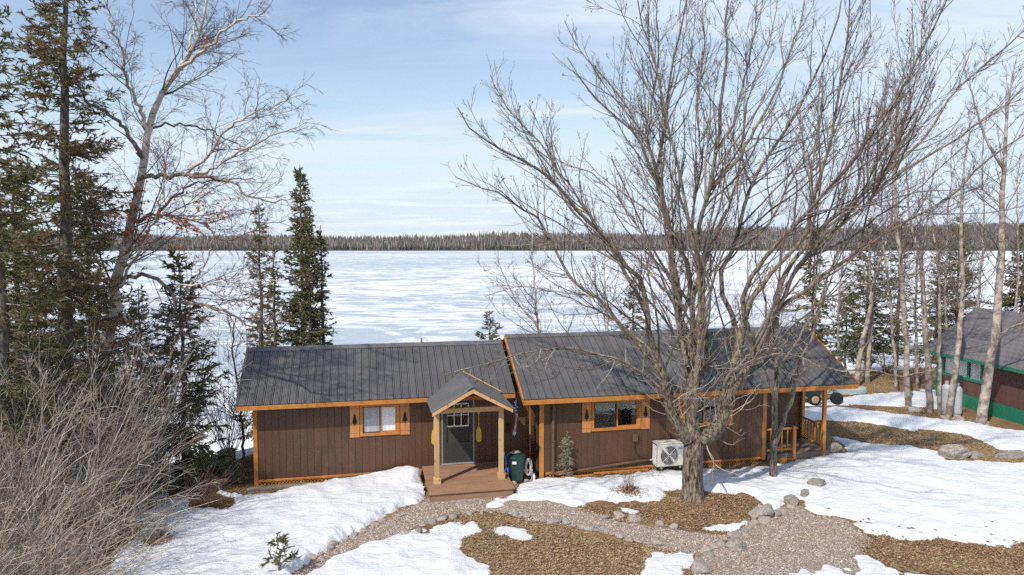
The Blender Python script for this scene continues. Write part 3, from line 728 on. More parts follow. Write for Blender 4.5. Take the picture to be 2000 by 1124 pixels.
# debris on snow edge
def debris():
    rng = np.random.RandomState(9); p = SP['right']; x0, y0 = p.min(0); x1, y1 = p.max(0); n = 5000
    X = x0+(x1-x0)*rng.rand(n); Y = y0+(y1-y0)*rng.rand(n); s = snow_sd(X, Y, ['right']); k = (s > .02) & (rng.rand(n) < np.exp(-s/.22)) & (Y < 17.5) & (X > 5)
    X, Y, s = X[k], Y[k], s[k]; Z = snow_h('right', X, Y, s)
    XY = np.stack([X, Y], 1); n = len(X); l = .03+.05*rng.rand(n); a = rng.rand(n)*6.28
    V = np.zeros((n, 4, 3)); 
    for i, (u, v) in enumerate(((-1, 0), (0, .5), (1, 0), (0, -.5))):
        V[:, i, 0] = X+l*(u*np.cos(a)-v*np.sin(a)); V[:, i, 1] = Y+l*(u*np.sin(a)+v*np.cos(a)); V[:, i, 2] = Z+.012+.01*rng.rand(n)
    o = obj('snow_debris', np_mesh('snow_debris', V, [np.arange(4*n).reshape(n, 4)]), M['litter'], kind='stuff'); o['label'] = 'leaf scraps melting out of the snow edge beside the gravel'
debris()

# ------------------------------------------------------------------ stones
def rock_mesh(seed, sub=2):
    import bmesh
    bm = bmesh.new(); bmesh.ops.create_icosphere(bm, subdivisions=sub, radius=1)
    off = Vector((seed*3.1, seed*1.7, seed*.9)); rr = random.Random(seed)
    cuts = [(Vector((rr.gauss(0, 1), rr.gauss(0, 1), rr.gauss(0, .6))).normalized(), .55+.3*rr.random()) for _ in range(7)]
    for v in bm.verts:
        c = v.co.copy()
        for d, h in cuts:
            k = c.dot(d)
            if k > h: c -= d*(k-h)*.92
        c *= 1+.22*mnoise.noise(v.co*1.5+off)+.10*mnoise.noise(v.co*4+off)
        v.co = c
    me = bpy.data.meshes.new('stone'); bm.to_mesh(me); bm.free()
    return me
ROCKS = [rock_mesh(i+1) for i in range(10)]
for r_ in ROCKS: r_.materials.append(M['stone'])
def edging(label, px, sp, size, seed, jitter=.05):
    rr = random.Random(seed); P = np.array([at_z(x, y) for x, y in px]); P = resample(P, 60)
    d = np.concatenate([[0], np.cumsum(np.linalg.norm(np.diff(P, axis=0), axis=1))])
    e = bpy.data.objects.new('stone_edging', None); COL.objects.link(e); e.location = P[0]; tag(e, label, 'stone edging')
    s = .05
    while s < d[-1]:
        sz = size*rr.choice([.55, .7, .85, 1, 1, 1.2, 1.45]); p = np.array([np.interp(s, d, P[:, j]) for j in range(3)])
        c = obj('stone', rr.choice(ROCKS), None, e)
        c.location = (p[0]-P[0][0]+rr.gauss(0, jitter), p[1]-P[0][1]+rr.gauss(0, jitter), .02)
        c.scale = (sz*rr.uniform(.5, .75), sz*rr.uniform(.4, .6), sz*rr.uniform(.22, .36)); c.rotation_euler = (rr.gauss(0, .15), rr.gauss(0, .15), rr.random()*6.28)
        s += sz*sp*rr.uniform(.75, 1.6)
edging('row of field stones along the left snowfield edge of the gravel path', [(560,1124),(600,1096),(650,1068),(700,1042),(745,1022),(790,1000)], 1.15, .19, 1)
edging('row of field stones between gravel path and leafy lawn', [(785,1046),(830,1030),(850,1018),(890,1008),(930,1004),(975,1000),(1010,1006),(1040,1014),(1090,1022),(1150,1034),(1200,1044),(1240,1058),(1290,1066)], 1.0, .22, 2)
edging('broken row of stones below the leafy ring of the big bare tree', [(1165,1008),(1200,1014),(1230,1016),(1275,1021),(1300,1027),(1330,1032)], 1.25, .25, 3)
edging('chunky stone border climbing along the right-hand gravel area', [(1362,1112),(1380,1085),(1400,1068),(1420,1056),(1450,1040),(1480,1024),(1505,1008),(1530,997),(1545,988)], .85, .29, 4)
edging('small loose stones beside the green bin and deck corner', [(1000,944),(1015,941),(1030,938),(1045,935)], .8, .22, 5)
edging('low stones at the foot of the neighbouring birches', [(1780,803),(1830,815),(1880,824),(1930,834)], 1.6, .4, 6)
def boulder(px, py, sx, sy, sz, rot, seed, label, z=None):
    me = rock_mesh(seed, 3); me.materials.append(M['boulder']); o = obj('boulder', me); p = at_z(px, py)
    o.location = (p[0], p[1], (sz*.35 if z is None else z)+float(gz(p[0], p[1]))); o.scale = (sx, sy, sz); o.rotation_euler = (.1, -.05, rot); tag(o, label, 'boulder', 'boulders')
boulder(1487, 1010, .34, .26, .27, .3, 21, 'rounded pink-grey boulder at the right tip of the leafy tree ring')
boulder(1594, 955, .30, .2, .20, .1, 22, 'angular grey boulder alone on the snow right of the small trunk', .16)
boulder(1572, 972, .15, .12, .12, .8, 23, 'small flat stone just below the angular boulder on the snow', .12)
boulder(1545, 984, .26, .2, .17, .5, 24, 'dark lichen stone at the top of the gravel area')
boulder(1862, 893, .55, .35, .30, .1, 25, 'large lichen-speckled boulder at the edge of the brown grass')
boulder(1905, 892, .3, .2, .13, .4, 26, 'low dark stone just right of the speckled boulder')
boulder(1975, 893, .6, .25, .14, .2, 27, 'long low boulder near the right edge of the brown grass')
boulder(1628, 880, .32, .22, .2, .2, 28, 'bluish stone beside the right porch post')
boulder(1440, 1070, .30, .24, .15, 1.0, 29, 'grey stone at the near bend of the chunky border')
boulder(1368, 1116, .24, .22, .18, .4, 30, 'pale boulder at the lower end of the chunky border')
boulder(95, 1100, .85, .6, .5, .3, 31, 'big blue-grey boulder behind the brush in the lower left corner')

# ------------------------------------------------------------------ the cabin
def siding(th, wall, u0, u1, v, z0, z1, axis='u', bw=.197, opens=(), mat_=None, nm='siding_board', th_=.018, sign=-1):
    """grooved boards standing on a wall plane; opens = (u0,u1,z0,z1)"""
    n = max(1, round((u1-u0)/bw)); w_ = (u1-u0)/n
    for i in range(n):
        a = u0+i*w_+.002; b = u0+(i+1)*w_-.002; pieces = [(z0, z1)]
        for (p, q, r, s_) in opens:
            if b > p+.01 and a < q-.01:
                pieces = [x for lo, hi in pieces for x in ((lo, min(hi, r)), (max(lo, s_), hi)) if x[1]-x[0] > .02]
        for lo, hi in pieces:
            mb = MB()
            if axis == 'u': mb.bevbox((a, v, lo), (b, v+sign*th_, hi), .004)
            else: mb.bevbox((v, a, lo), (v+sign*th_, b, hi), .004)
            th.part(nm, mb, mat_ or M['siding'], wall)
def backing(mb, u0, u1, v0, v1, z0, z1, opens=()):
    cuts = sorted(set([u0, u1]+[x for o_ in opens for x in o_[:2]]))
    for a, b in zip(cuts[:-1], cuts[1:]):
        segs = [(z0, z1)]
        for (p, q, r, s_) in opens:
            if a >= p-1e-6 and b <= q+1e-6: segs = [x for lo, hi in segs for x in ((lo, min(hi, r)), (max(lo, s_), hi)) if x[1]-x[0] > .01]
        for lo, hi in segs: mb.box((a, v0, lo), (b, v1, hi))

cab = Thing('cabin', 'long low brown cabin with orange trim, charcoal metal roof and two wings', 'cabin', (0, 0, 0))
W1 = (3.10, 4.11, 1.36, 2.17); W2 = (9.97, 11.40, 1.41, 2.22); W3 = (12.95, 14.2, 1.36, 2.16); DR = (5.50, 6.42, .26, 2.26)
VR = -1.10
# left wing wall
mb = MB(); backing(mb, .02, 8.25, .0, .10, -.15, 2.42, (W1, DR)); mb.box((.02, .1, -.15), (.12, 3.3, 2.42))
wl = cab.part('wall', mb, M['dark'], label='dark brown front wall of the left wing')
siding(cab, wl, .12, 8.20, 0, .16, 2.40, 'u', opens=(W1, DR))
siding(cab, wl, .05, 3.3, .02, .16, 2.40, 'v', mat_=M['siding'])
# right wing wall (projecting)
mb = MB(); backing(mb, 8.30, 15.76, VR, VR+.10, -.15, 2.42, (W2, W3))
mb.box((8.28, VR+.02, -.15), (8.38, 3.3, 2.42)); mb.box((15.72, VR+.1, .2), (15.80, .30, 2.42)); mb.box((15.76, .25, .2), (18.0, .33, 2.42)); mb.box((17.9, .33, .2), (18.0, 3.3, 2.42))
wr = cab.part('wall', mb, M['dark'], label='brown projecting front wall of the right wing')
siding(cab, wr, 8.40, 15.66, VR, .16, 2.40, 'u', opens=(W2, W3))
siding(cab, wr, VR+.12, -.02, 8.28, .16, 2.40, 'v')
siding(cab, wr, VR+.1, .24, 15.80, .2, 2.40, 'v', sign=1)
siding(cab, wr, 15.84, 17.96, .25, .22, 2.40, 'u')
siding(cab, wr, .30, 3.3, 18.0, .2, 2.4, 'v', sign=1)
# back wall + inner sheet with room gloom put into its colour
mb = MB().box((.02, 3.2, -.15), (18.0, 3.3, 2.42)).box((.1, .7, .05), (17.9, .72, 2.4)); cab.part('wall', mb, M['dim_room'], label='rear wall and inner sheet, painted dark for room gloom')
# trims
def trim(*b, label=None, w_=.008):
    mb = MB()
    for a, c in b: mb.bevbox(a, c, w_)
    return cab.part('trim_board', mb, M['trim'])
trim(((0, -.045, -.12), (.12, -.0, 2.36)))
trim(((.12, -.04, .09), (4.86, -.002, .16)))
trim(((7.25, -.04, .09), (8.2, -.002, .16)))
trim(((8.26, VR-.045, -.02), (8.40, VR-.002, 2.36)))
trim(((8.215, -.055, .16), (8.262, -.002, 2.36)))
trim(((8.45, VR-.04, .09), (15.62, VR-.002, .16)))
trim(((15.66, VR-.045, .06), (15.80, VR+.06, 2.36)))
trim(((8.9, VR-.16, -.03), (9.9, VR-.11, .04)))
trim(((9.95, VR-.13, .02), (11.7, VR-.08, .08)))
# lattice skirts: crossing strips
def lattice(u0, u1, v, z0, z1):
    mb = MB(); h = z1-z0; st = .10; u = u0
    while u < u1-h:
        for s_ in (0, 1):
            a = (u, u+h) if s_ else (u+h, u)
            t_ = .013; mb.prism([(a[0]-t_, v-.004*s_, z0), (a[0]+t_, v-.004*s_, z0), (a[1]+t_, v-.004*s_, z1), (a[1]-t_, v-.004*s_, z1)], (0, .004, 0))
        u += st
    return mb
o = cab.part('lattice', lattice(.14, 4.84, -.022, -.12, .088), M['trim'], kind='stuff')
o = cab.part('lattice', lattice(8.45, 15.6, VR-.022, -.10, .088), M['trim'], kind='stuff')
# roof
def roof_panel_mesh(w_, L, rb=.034, minor=.014):
    prof = [(0, 0), (.012, rb), (.034, rb), (.046, 0)]
    for m_ in (1, 2, 3):
        c = .046+(w_-.046)*m_/4
        prof += [(c-.012, 0), (c-.006, minor), (c+.006, minor), (c+.012, 0)]
    prof += [(w_, 0)]
    mb = MB(); n = len(prof)
    for y in (0, L):
        for (x, z) in prof: mb.v.append((min(x, w_-.013), y, z))
    for i in range(n-1): mb.f.append((i, i+1, n+i+1, n+i))
    for y in (0, L):
        for (x, z) in prof: mb.v.append((min(x, w_-.013), y, -.012))
    for i in range(n-1): mb.f.append((2*n+i+1, 2*n+i, 3*n+i, 3*n+i+1))
    for i in range(n-1): mb.f.append((i+1, i, 2*n+i, 2*n+i+1)); mb.f.append((n+i, n+i+1, 3*n+i+1, 3*n+i))
    mb.f.append((0, n, 3*n, 2*n)); mb.f.append((2*n-1, n-1, 3*n-1, 4*n-1))
    me = mb.mesh('roof_panel'); me.materials.append(M['roof']); return me
def roof(u0, u1, ve, ze, vr, zr, vb, label):
    slope = math.atan2(zr-ze, vr-ve); L = math.hypot(zr-ze, vr-ve)
    # structure slab under the sheets
    t_ = .06
    mb = MB().prism([(u0+.02, ve+.03, ze-.03), (u0+.02, vr, zr-.03), (u0+.02, vr, zr-.03-t_), (u0+.02, ve+.03, ze-.03-t_)], (u1-u0-.04, 0, 0))
    zb = zr-(vb-vr)*math.tan(slope)
    mb.prism([(u0, vr, zr-.01), (u0, vb, zb-.01), (u0, vb, zb-.06), (u0, vr, zr-.09)], (u1-u0, 0, 0))
    r_ = cab.part('roof', mb, M['dark'], label=label)
    w_ = .2325; n = round((u1-u0)/w_); w_ = (u1-u0)/n; me = roof_panel_mesh(w_, L)
    for i in range(n):
        o_ = obj('roof_panel', me, None, r_); o_.location = (u0+i*w_, ve, ze); o_.rotation_euler = (slope, 0, 0)
    c_, s_ = math.cos(slope), math.sin(slope)
    rc = MB().prism([(u0-.01, vr-.19*c_, zr-.19*s_+.028), (u0-.01, vr, zr+.035), (u0-.01, vr+.19*c_, zr-.19*s_+.028), (u0-.01, vr+.19*c_, zr-.19*s_+.018), (u0-.01, vr, zr+.02), (u0-.01, vr-.19*c_, zr-.19*s_+.018)], (u1-u0+.02, 0, 0))
    cab.part('ridge_cap', rc, M['roof'], r_)
    return r_, slope
rl, sl = roof(-.36, 7.68, -.47, 2.47, 1.72, 3.775, 3.8, 'charcoal ribbed metal roof over the left wing')
rr_, sr = roof(7.68, 18.78, -1.57, 2.51, 1.20, 4.03, 4.0, 'charcoal ribbed metal roof over the right wing')
def fascia(u0, u1, v, z0, z1, par):
    m_ = MB().bevbox((u0, v-.0, z0), (u1, v+.035, z1), .006); cab.part('fascia', m_, M['trim'], par)
fascia(-.36, 7.66, -.475, 2.32, 2.445, rl); fascia(7.66, 18.78, -1.575, 2.345, 2.485, rr_)
mb = MB().box((-.34, -.44, 2.35), (7.66, .0, 2.375)); cab.part('soffit', mb, M['siding'], rl)
mb = MB().box((7.70, -1.54, 2.37), (18.7, VR, 2.395)); mb.box((15.7, VR+.1, 2.38), (18.7, .25, 2.40)); cab.part('soffit', mb, M['siding'], rr_)
# rake boards (gable edge trim)
def rake(u, ve, ze, vr, zr, par, th_=.03, h=.12, mat_=None):
    mb = MB().prism([(u, ve, ze+.025), (u, vr, zr+.03), (u, vr, zr-h), (u, ve, ze-h)], (th_, 0, 0)); cab.part('rake_board', mb, mat_ or M['trim'], par)
rake(7.650, -1.575, 2.51, 1.20, 4.03, rr_); rake(18.78, -1.575, 2.51, 1.20, 4.03, rr_); rake(-.395, -.475, 2.47, 1.72, 3.775, rl, mat_=M['roof'])
rake(18.78, 4.0, 2.49, 1.20, 4.03, rr_)
# gables
mb = MB().prism([(.1, .05, 2.38), (.1, 3.3, 2.38), (.1, 3.3, 2.75), (.1, 1.72, 3.68), (.1, .05, 2.70)], (.06, 0, 0)); cab.part('gable', mb, M['siding'])
mb = MB().prism([(7.9, -1.1, 2.38), (7.9, 3.3, 2.38), (7.9, 3.3, 2.78), (7.9, 1.2, 3.94), (7.9, -1.1, 2.68)], (.06, 0, 0)); cab.part('gable', mb, M['siding'])
mb = MB().prism([(17.95, -1.1, 2.38), (17.95, 3.3, 2.38), (17.95, 3.3, 2.78), (17.95, 1.2, 3.94), (17.95, -1.1, 2.68)], (.06, 0, 0)); cab.part('gable', mb, M['siding'])
mb = MB().tube([(5.0, 1.72, 3.78), (5.0, 1.72, 3.95)], .03, 8); cab.part('vent_pipe', mb, M['greywood'])
# windows
def window(op, v, curtain):
    u0, u1, z0, z1 = op; f = .085; mid = (u0+u1)/2
    mb = MB(); mb.bevbox((u0-f, v-.05, z0-f), (u1+f, v-.0, z0+.005)); mb.bevbox((u0-f, v-.05, z1-.005), (u1+f, v-.0, z1+f*.8))
    mb.bevbox((u0-f, v-.048, z0), (u0+.005, v, z1)); mb.bevbox((u1-.005, v-.048, z0), (u1+f, v, z1))
    fr = cab.part('window', mb, M['trim'])
    mb = MB(); t_ = .035
    mb.box((u0+.005, v-.02, z0+.005), (mid, v+.02, z0+t_)).box((u0+.005, v-.02, z1-t_), (mid, v+.02, z1-.005)).box((u0+.005, v-.021, z0+t_), (u0+t_, v+.02, z1-t_)).box((mid-.012, v-.021, z0+t_), (mid+.012, v+.02, z1-t_))
    cab.part('sash', mb, M['door'], fr)
    mb = MB(); g = .05
    mb.box((mid+.012, v-.03, z0+.005), (u1-.005, v+.01, z0+g)).box((mid+.012, v-.03, z1-g), (u1-.005, v+.01, z1-.005)).box((mid+.013, v-.031, z0+g), (mid+.012+g*.8, v+.01, z1-g)).box((u1-g, v-.031, z0+g), (u1-.006, v+.01, z1-g))
    cab.part('sash', mb, M['trim'], fr)
    for a, b in ((u0+t_, mid-.012), (mid+.012+g*.8, u1-g)):
        cab.part('pane', MB().box((a, v+.0, z0+.03), (b, v+.005, z1-.03)), M['glass'] if curtain != 'full' else (M['screen'] if a < mid-.1 else M['blind']), fr)
    # curtain with folds
    zc = z0 if curtain == 'full' else z0+(z1-z0)*.66
    for a, b in (((u0, mid-.02), (mid+.02, u1)) if curtain != 'full' else ()):
        n = 26; mb = MB()
        for i in range(n+1):
            u = a+(b-a)*i/n; vv = v+.045+.012*math.sin(i*1.9); mb.v += [(u, vv, zc+.02*math.sin(i*.7)), (u, vv, z1+.03)]
        for i in range(n): mb.f.append((2*i, 2*i+2, 2*i+3, 2*i+1))
        cab.part('curtain', mb, M['curtain'], fr)
    # casing inside the wall opening
    mb = MB().box((u0-.02, v+.1, z0-.02), (u0, v+.2, z1+.02)).box((u1, v+.1, z0-.02), (u1+.02, v+.2, z1+.02)); cab.part('casing', mb, M['dark'], fr)
    return fr
window(W1, 0, 'full'); window(W2, VR, 'half'); window(W3, VR, 'half')
def tree_cut(u, v, z, s=1.0):
    """little fir silhouette"""
    pts = [(0, .25)]
    lv = [(.20, .035), (.15, .05), (.09, .062), (.03, .078), (-.04, .092)]
    R_ = []
    for i, (h, w_) in enumerate(lv): R_ += [(w_*.45, h+.028), (w_, h)]
    right = [(0, .27), *R_, (.02, -.05), (.02, -.10)]
    left = [(-x, y) for x, y in right[1:]][::-1]
    return MB().prism([(u+x*s, v, z+y*s) for x, y in right+left], (0, -.003, 0))
def shutter(u0, u1, z0, z1, v):
    n = 2; w_ = (u1-u0)/n
    mb = MB()
    mb.bevbox((u0, v-.045, z0+.13), (u1, v-.036, z0+.17)).bevbox((u0, v-.045, z1-.17), (u1, v-.036, z1-.13))
    s_ = cab.part('shutter', mb, M['shutter'])
    for i in range(n): cab.part('shutter_board', MB().bevbox((u0+i*w_+.002, v-.036, z0), (u0+(i+1)*w_-.002, v-.016, z1), .004), M['shutter'], s_)
    cab.part('fir_cutout', tree_cut((u0+u1)/2, v-.047, (z0+z1)/2-.03, .95), M['dark'], s_)
for a in ((2.73, 3.005, 1.26, 2.25, 0), (4.205, 4.49, 1.26, 2.25, 0), (9.59, 9.875, 1.31, 2.30, VR), (11.495, 11.78, 1.31, 2.30, VR), (12.56, 12.85, 1.26, 2.24, VR), (14.30, 14.60, 1.26, 2.24, VR)): shutter(*a)
# entry door (storm door over a six-light door)
mb = MB().bevbox((5.45, -.05, .26), (5.50, 0, 2.30)).bevbox((6.42, -.05, .26), (6.47, 0, 2.30)).bevbox((5.42, -.05, 2.24), (6.50, -.002, 2.32)).bevbox((5.42, -.12, .25), (6.50, 0, .29))
d_ = cab.part('door', mb, M['storm'])
mb = MB().box((5.50, -.03, .29), (5.62, .02, 2.24)).box((6.30, -.03, .29), (6.42, .02, 2.24)).box((5.62, -.03, .29), (6.30, .02, .92)).box((5.62, -.03, 2.14), (6.30, .02, 2.24))
cab.part('leaf', mb, M['door'], d_)
mb = MB().box((5.62, .0, .92), (6.30, .04, 1.40)); cab.part('leaf', mb, M['dim_room'], d_)
mb = MB().box((5.62, .0, 1.40), (6.30, .03, 1.44)).box((5.62, .0, 2.09), (6.30, .03, 2.14))
for k in range(4): mb.box((5.62+k*.22-.008+.008*(k == 0), -.004, 1.44), (5.635+k*.22, .03, 2.09))
mb.box((5.62, -.005, 1.755), (6.30, .031, 1.775)); cab.part('muntins', mb, M['white'], d_)
cab.part('pane', MB().box((5.63, .012, 1.44), (6.29, .018, 2.09)), M['glass'], d_)
cab.part('handle', MB().bevbox((6.32, -.06, 1.22), (6.36, -.03, 1.42)).box((6.325, -.1, 1.3), (6.355, -.05, 1.33)), M['black'], d_)
# utilities on the wall
mb = MB().tube([(8.68, VR-.06, 2.33), (8.68, VR-.06, .16)], .048, 8); cab.part('downspout', mb, M['brownpipe'])
mb = MB().tube([(8.68, VR-.08, .14), (8.80, VR-.08, .10), (9.3, VR-.09, .15), (10.6, VR-.09, .26), (11.75, VR-.09, .36)], .045, 8); cab.part('lineset_cover', mb, M['brownpipe'])
for z in (1.1, .3): cab.part('pipe_strap', MB().box((8.62, VR-.115, z), (8.74, VR-.02, z+.03)), M['brownpipe'])
cab.part('electrical_box', MB().bevbox((11.22, VR-.10, .95), (11.38, VR-.018, 1.17), .01), M['brownpipe'])
mb = MB().tube(resample([(11.27, VR-.06, .95), (11.26, VR-.1, .72), (11.40, VR-.14, .52), (11.62, VR-.14, .42), (11.85, VR-.16, .38)], 14), .014, 6); cab.part('cable', mb, M['black'])
cab.part('wall_light', MB().bevbox((7.47, -.10, 1.36), (7.57, -.02, 1.40), .01).bevbox((7.48, -.09, 1.16), (7.56, -.03, 1.36), .01), M['black'])
# right-hand recessed porch
pd = MB().box((15.82, VR-.10, .02), (18.08, VR-.06, .19)).box((18.04, VR-.06, .02), (18.08, .2, .19)).box((15.82, VR, -.1), (15.9, .2, .15)); wp = cab.part('porch_floor', pd, M['porchdeck'])
for i in range(9):
    a = VR-.12+i*.152; cab.part('deck_board', MB().bevbox((15.81, a, .19), (18.10, a+.145, .225), .004), M['porchdeck'], wp)
cab.part('trim_board', MB().bevbox((15.85, VR-.14, .0), (16.85, VR-.105, .09)), M['trim'])
for (a, b) in ((17.88, VR-.06), (18.0, .13)):
    cab.part('post', MB().bevbox((a-.055, b-.055, .05 if b < -.5 else .226), (a+.055, b+.055, 2.38), .01), M['trim'])
cab.part('post', MB().bevbox((16.72, VR-.12, .05), (16.84, VR-.01, 1.12), .01), M['trim'])
rg = cab.part('railing', MB().bevbox((15.80, VR-.09, 1.02), (16.9, VR-.03, 1.08)), M['trim']); cab.part('rail', MB().bevbox((15.80, VR-.09, .34), (16.72, VR-.03, .40)), M['trim'], rg)
for i in range(4): cab.part('baluster', MB().bevbox((15.93+i*.2, VR-.08, .40), (15.97+i*.2, VR-.04, 1.02), .006), M['trim'], rg)
rg = cab.part('railing', MB().bevbox((17.90, VR-.005, 1.02), (17.96, .08, 1.08)), M['trim']); cab.part('rail', MB().bevbox((17.90, VR-.005, .34), (17.96, .08, .40)), M['trim'], rg)
for i in range(6): cab.part('baluster', MB().bevbox((17.91, VR+.12+i*.16, .40), (17.95, VR+.16+i*.16, 1.02), .006), M['trim'], rg)

# ------------------------------------------------------------------ entry deck and porch roof
dk = Thing('entry_deck', 'low weathered wooden deck in front of the entry door', 'deck', (6.04, -1.2, 0))
dk.part('frame', MB().box((4.90, -2.38, -.02), (7.19, -2.34, .20)).box((4.88, -2.34, -.02), (4.93, -.04, .20)).box((7.15, -2.34, -.02), (7.20, -.04, .20)), M['deckwood'])
for i in range(17):
    a = -2.42+i*.1415; dk.part('deck_board', MB().bevbox((4.84+.006*((i*7) % 3), a, .205), (7.24-.005*((i*5) % 3), a+.128, .245), .004), M['deckwood'])
ph = Thing('entry_porch', 'small gabled porch with fresh pine posts and metal roof over the entry deck', 'porch', (6.12, -1.2, .245))
PU, PZ, PE, PZE, PVF, PVB = 6.12, 3.02, 1.135, 2.40, -2.05, .62
for u in (5.15, 7.0):
    p_ = ph.part('post', MB().bevbox((u-.07, -1.66, .246), (u+.07, -1.52, 2.36), .01), M['fresh'])
    ph.part('post_base', MB().bevbox((u-.10, -1.69, .246), (u+.10, -1.49, .40), .012), M['fresh'], p_)
ph.part('beam', MB().bevbox((5.08, -1.655, 2.24), (7.07, -1.535, 2.38), .01), M['fresh'])
for s_ in (-1, 1):
    ue = PU+s_*PE
    mb = MB().prism([(PU, PVF+.0, PZ-.02), (ue, PVF+.0, PZE-.02), (ue, PVF+.0, PZE-.13), (PU, PVF+.0, PZ-.14)], (0, .04, 0)); ph.part('barge_rafter', mb, M['fresh'])
    mb = MB().prism([(PU, PVF+.04, PZ-.02), (ue, PVF+.04, PZE-.02), (ue, PVF+.04, PZE-.045), (PU, PVF+.04, PZ-.045)], (0, PVB-PVF-.1, 0)); rf = ph.part('roof', mb, M['fresh'])
    L = math.hypot(PE+.03, PZ-PZE); ang = math.atan2(PZ-PZE, PE); n = 12; w_ = (PVB-PVF+.02)/n; me = roof_panel_mesh(w_, L)
    for i in range(n):
        o_ = obj('roof_panel', me, None, rf); b = ph.base
        # local x of sheet -> v axis, local y -> up the slope
        yd = Vector((-s_*math.cos(ang), 0, math.sin(ang))); zd = Vector((s_*math.sin(ang), 0, math.cos(ang))); xd = yd.cross(zd)
        org = Vector((ue+s_*.03*math.cos(ang), (PVF-.02+i*w_) if xd.y > 0 else (PVF-.02+(i+1)*w_), PZE-.03*math.sin(ang)))-Vector(b)
        m4 = Matrix((xd, yd, zd)).transposed().to_4x4(); m4.translation = org; o_.matrix_local = m4
    gable = MB()
mb = MB().prism([(PU-.16, PVF-.03, PZ-.16*.55+.03), (PU, PVF-.03, PZ+.045), (PU+.16, PVF-.03, PZ-.16*.55+.03), (PU, PVF-.03, PZ+.028)], (0, PVB-PVF+.03, 0)); ph.part('ridge_cap', mb, M['roof'])
ph.part('flashing', MB().prism([(PU+PE+.02, -.42, PZE+.10), (PU+.05, .36, PZ+.02), (PU+.05, .36, PZ+.05), (PU+PE+.02, -.42, PZE+.13)], (0, -.02, 0)), M['fresh'])

# ------------------------------------------------------------------ small things round the entry
def paddle(u, label):
    t = Thing('paddle', label, 'paddle', (u, -.03, .9), 'paddles on the wall')
    t.part('shaft', MB().tube([(u, -.045, 1.35), (u, -.045, 1.83)], .016, 8), M['yellow'])
    t.part('grip', MB().bevbox((u-.05, -.06, 1.82), (u+.05, -.03, 1.87), .012).bevbox((u-.03, -.058, 1.78), (u+.03, -.032, 1.83), .01), M['yellow'])
    prof = [(-.03, .90), (-.075, .95), (-.085, 1.10), (-.075, 1.25), (-.03, 1.38), (.03, 1.38), (.075, 1.25), (.085, 1.10), (.075, .95), (.03, .90)]
    t.part('blade', MB().prism([(u+x, -.055, z) for x, z in prof], (0, .015, 0)), M['yellow'])
paddle(6.60, 'yellow paddle hung on the wall right of the entry door')
paddle(5.22, 'yellow paddle mostly hidden behind the left porch post')
bn = Thing('compost_bin', 'dark green round plastic bin with stone on its lid beside the deck', 'bin', (7.52, -1.25, 0))
bn.part('body', MB().lathe((7.52, -1.25, .02), [(.19, 0), (.20, .02), (.235, .35), (.25, .62), (.262, .64), (.262, .70), (.24, .72)], 24), M['greenbin'], sm=False)
bn.part('lid', MB().lathe((7.52, -1.25, .74), [(.285, 0), (.29, .02), (.285, .045), (.24, .07), (.1, .085)], 24), M['greenbin'])
bn.part('label_panel', MB().prism([(7.35, -1.495, .60), (7.47, -1.510, .60), (7.47, -1.514, .68), (7.35, -1.50, .68)], (0, .012, 0)), M['white'])
for k in range(3): bn.part('handle', MB().bevbox((7.70, -1.30+k*.0, .60+k*.03), (7.80, -1.24, .62+k*.03)), M['greenbin']) if k == 0 else None
st = obj('lid_stone', ROCKS[3]); st.location = H(7.50, -1.22, .86); st.scale = (.17, .12, .06); st.rotation_euler = (0, 0, .3); tag(st, 'flat brown stone lying on the lid of the green bin', 'stone')
mb = MB(); rr = random.Random(4)
for k in range(9):
    r_ = .13+.02*rr.random(); c = (7.86+rr.gauss(0, .02), -1.28+rr.gauss(0, .02)); pts = [(c[0]+.55*r_*math.cos(a)+.02*rr.random(), c[1]+.03*math.sin(a*2), .42+r_*1.7*math.sin(a)) for a in np.linspace(0, 6.28, 18)]
    mb.tube(pts, .012, 5)
mb.tube(resample([(7.90, -1.3, .62), (7.97, -1.33, .35), (7.98, -1.36, .12), (7.90, -1.4, .04)], 12), .013, 6)
o = obj('coiled_rope', mb.mesh('coiled_rope', (7.86, -1.28, 0)), M['rope']); o.location = H(7.86, -1.28, 0); o.rotation_euler = (0, 0, TH); tag(o, 'pale coiled rope hanging at the right side of the green bin', 'rope')
mb = MB()
for k in range(6):
    r_ = .10+.012*k; pts = [(7.26+.02*k*.3, -1.02+r_*.8*math.cos(a), .22+r_*math.sin(a)) for a in np.linspace(0, 6.28, 18)]; mb.tube([(p[0], p[1], p[2]) for p in pts], .014, 6)
mb.tube(resample([(7.24, -1.0, .3), (7.24, -1.0, .6), (7.23, -.9, .9)], 8), .012, 6)
o = obj('garden_hose', mb.mesh('garden_hose', (7.26, -1.0, 0)), M['bluehose']); o.location = H(7.26, -1.1, 0); o.rotation_euler = (0, 0, TH+.6); tag(o, 'bright blue garden hose coiled between deck and green bin', 'hose')
bt = Thing('water_bottle', 'small pale bottle standing on the ground right of the rope', 'bottle', (8.05, -1.32, 0))
bt.part('body', MB().lathe((8.05, -1.32, 0.02), [(.03, 0), (.035, .02), (.035, .14), (.015, .18), (.015, .21)], 12), M['white'])
bt.part('cap', MB().lathe((8.05, -1.32, .23), [(.018, 0), (.018, .025)], 10), M['bluehose'])
ws = Thing('windsock', 'red, white and blue cloth windsock hanging from the eave right of the porch', 'windsock', (7.72, -.40, 1.3))
ws.part('string', MB().tube([(7.70, -.42, 2.33), (7.70, -.42, 2.20)], .004, 5), M['clothwhite'])
ws.part('sleeve', MB().lathe((7.70, -.42, 1.80), [(.035, 0), (.045, .1), (.04, .3), (.03, .40)], 10), M['navy'])
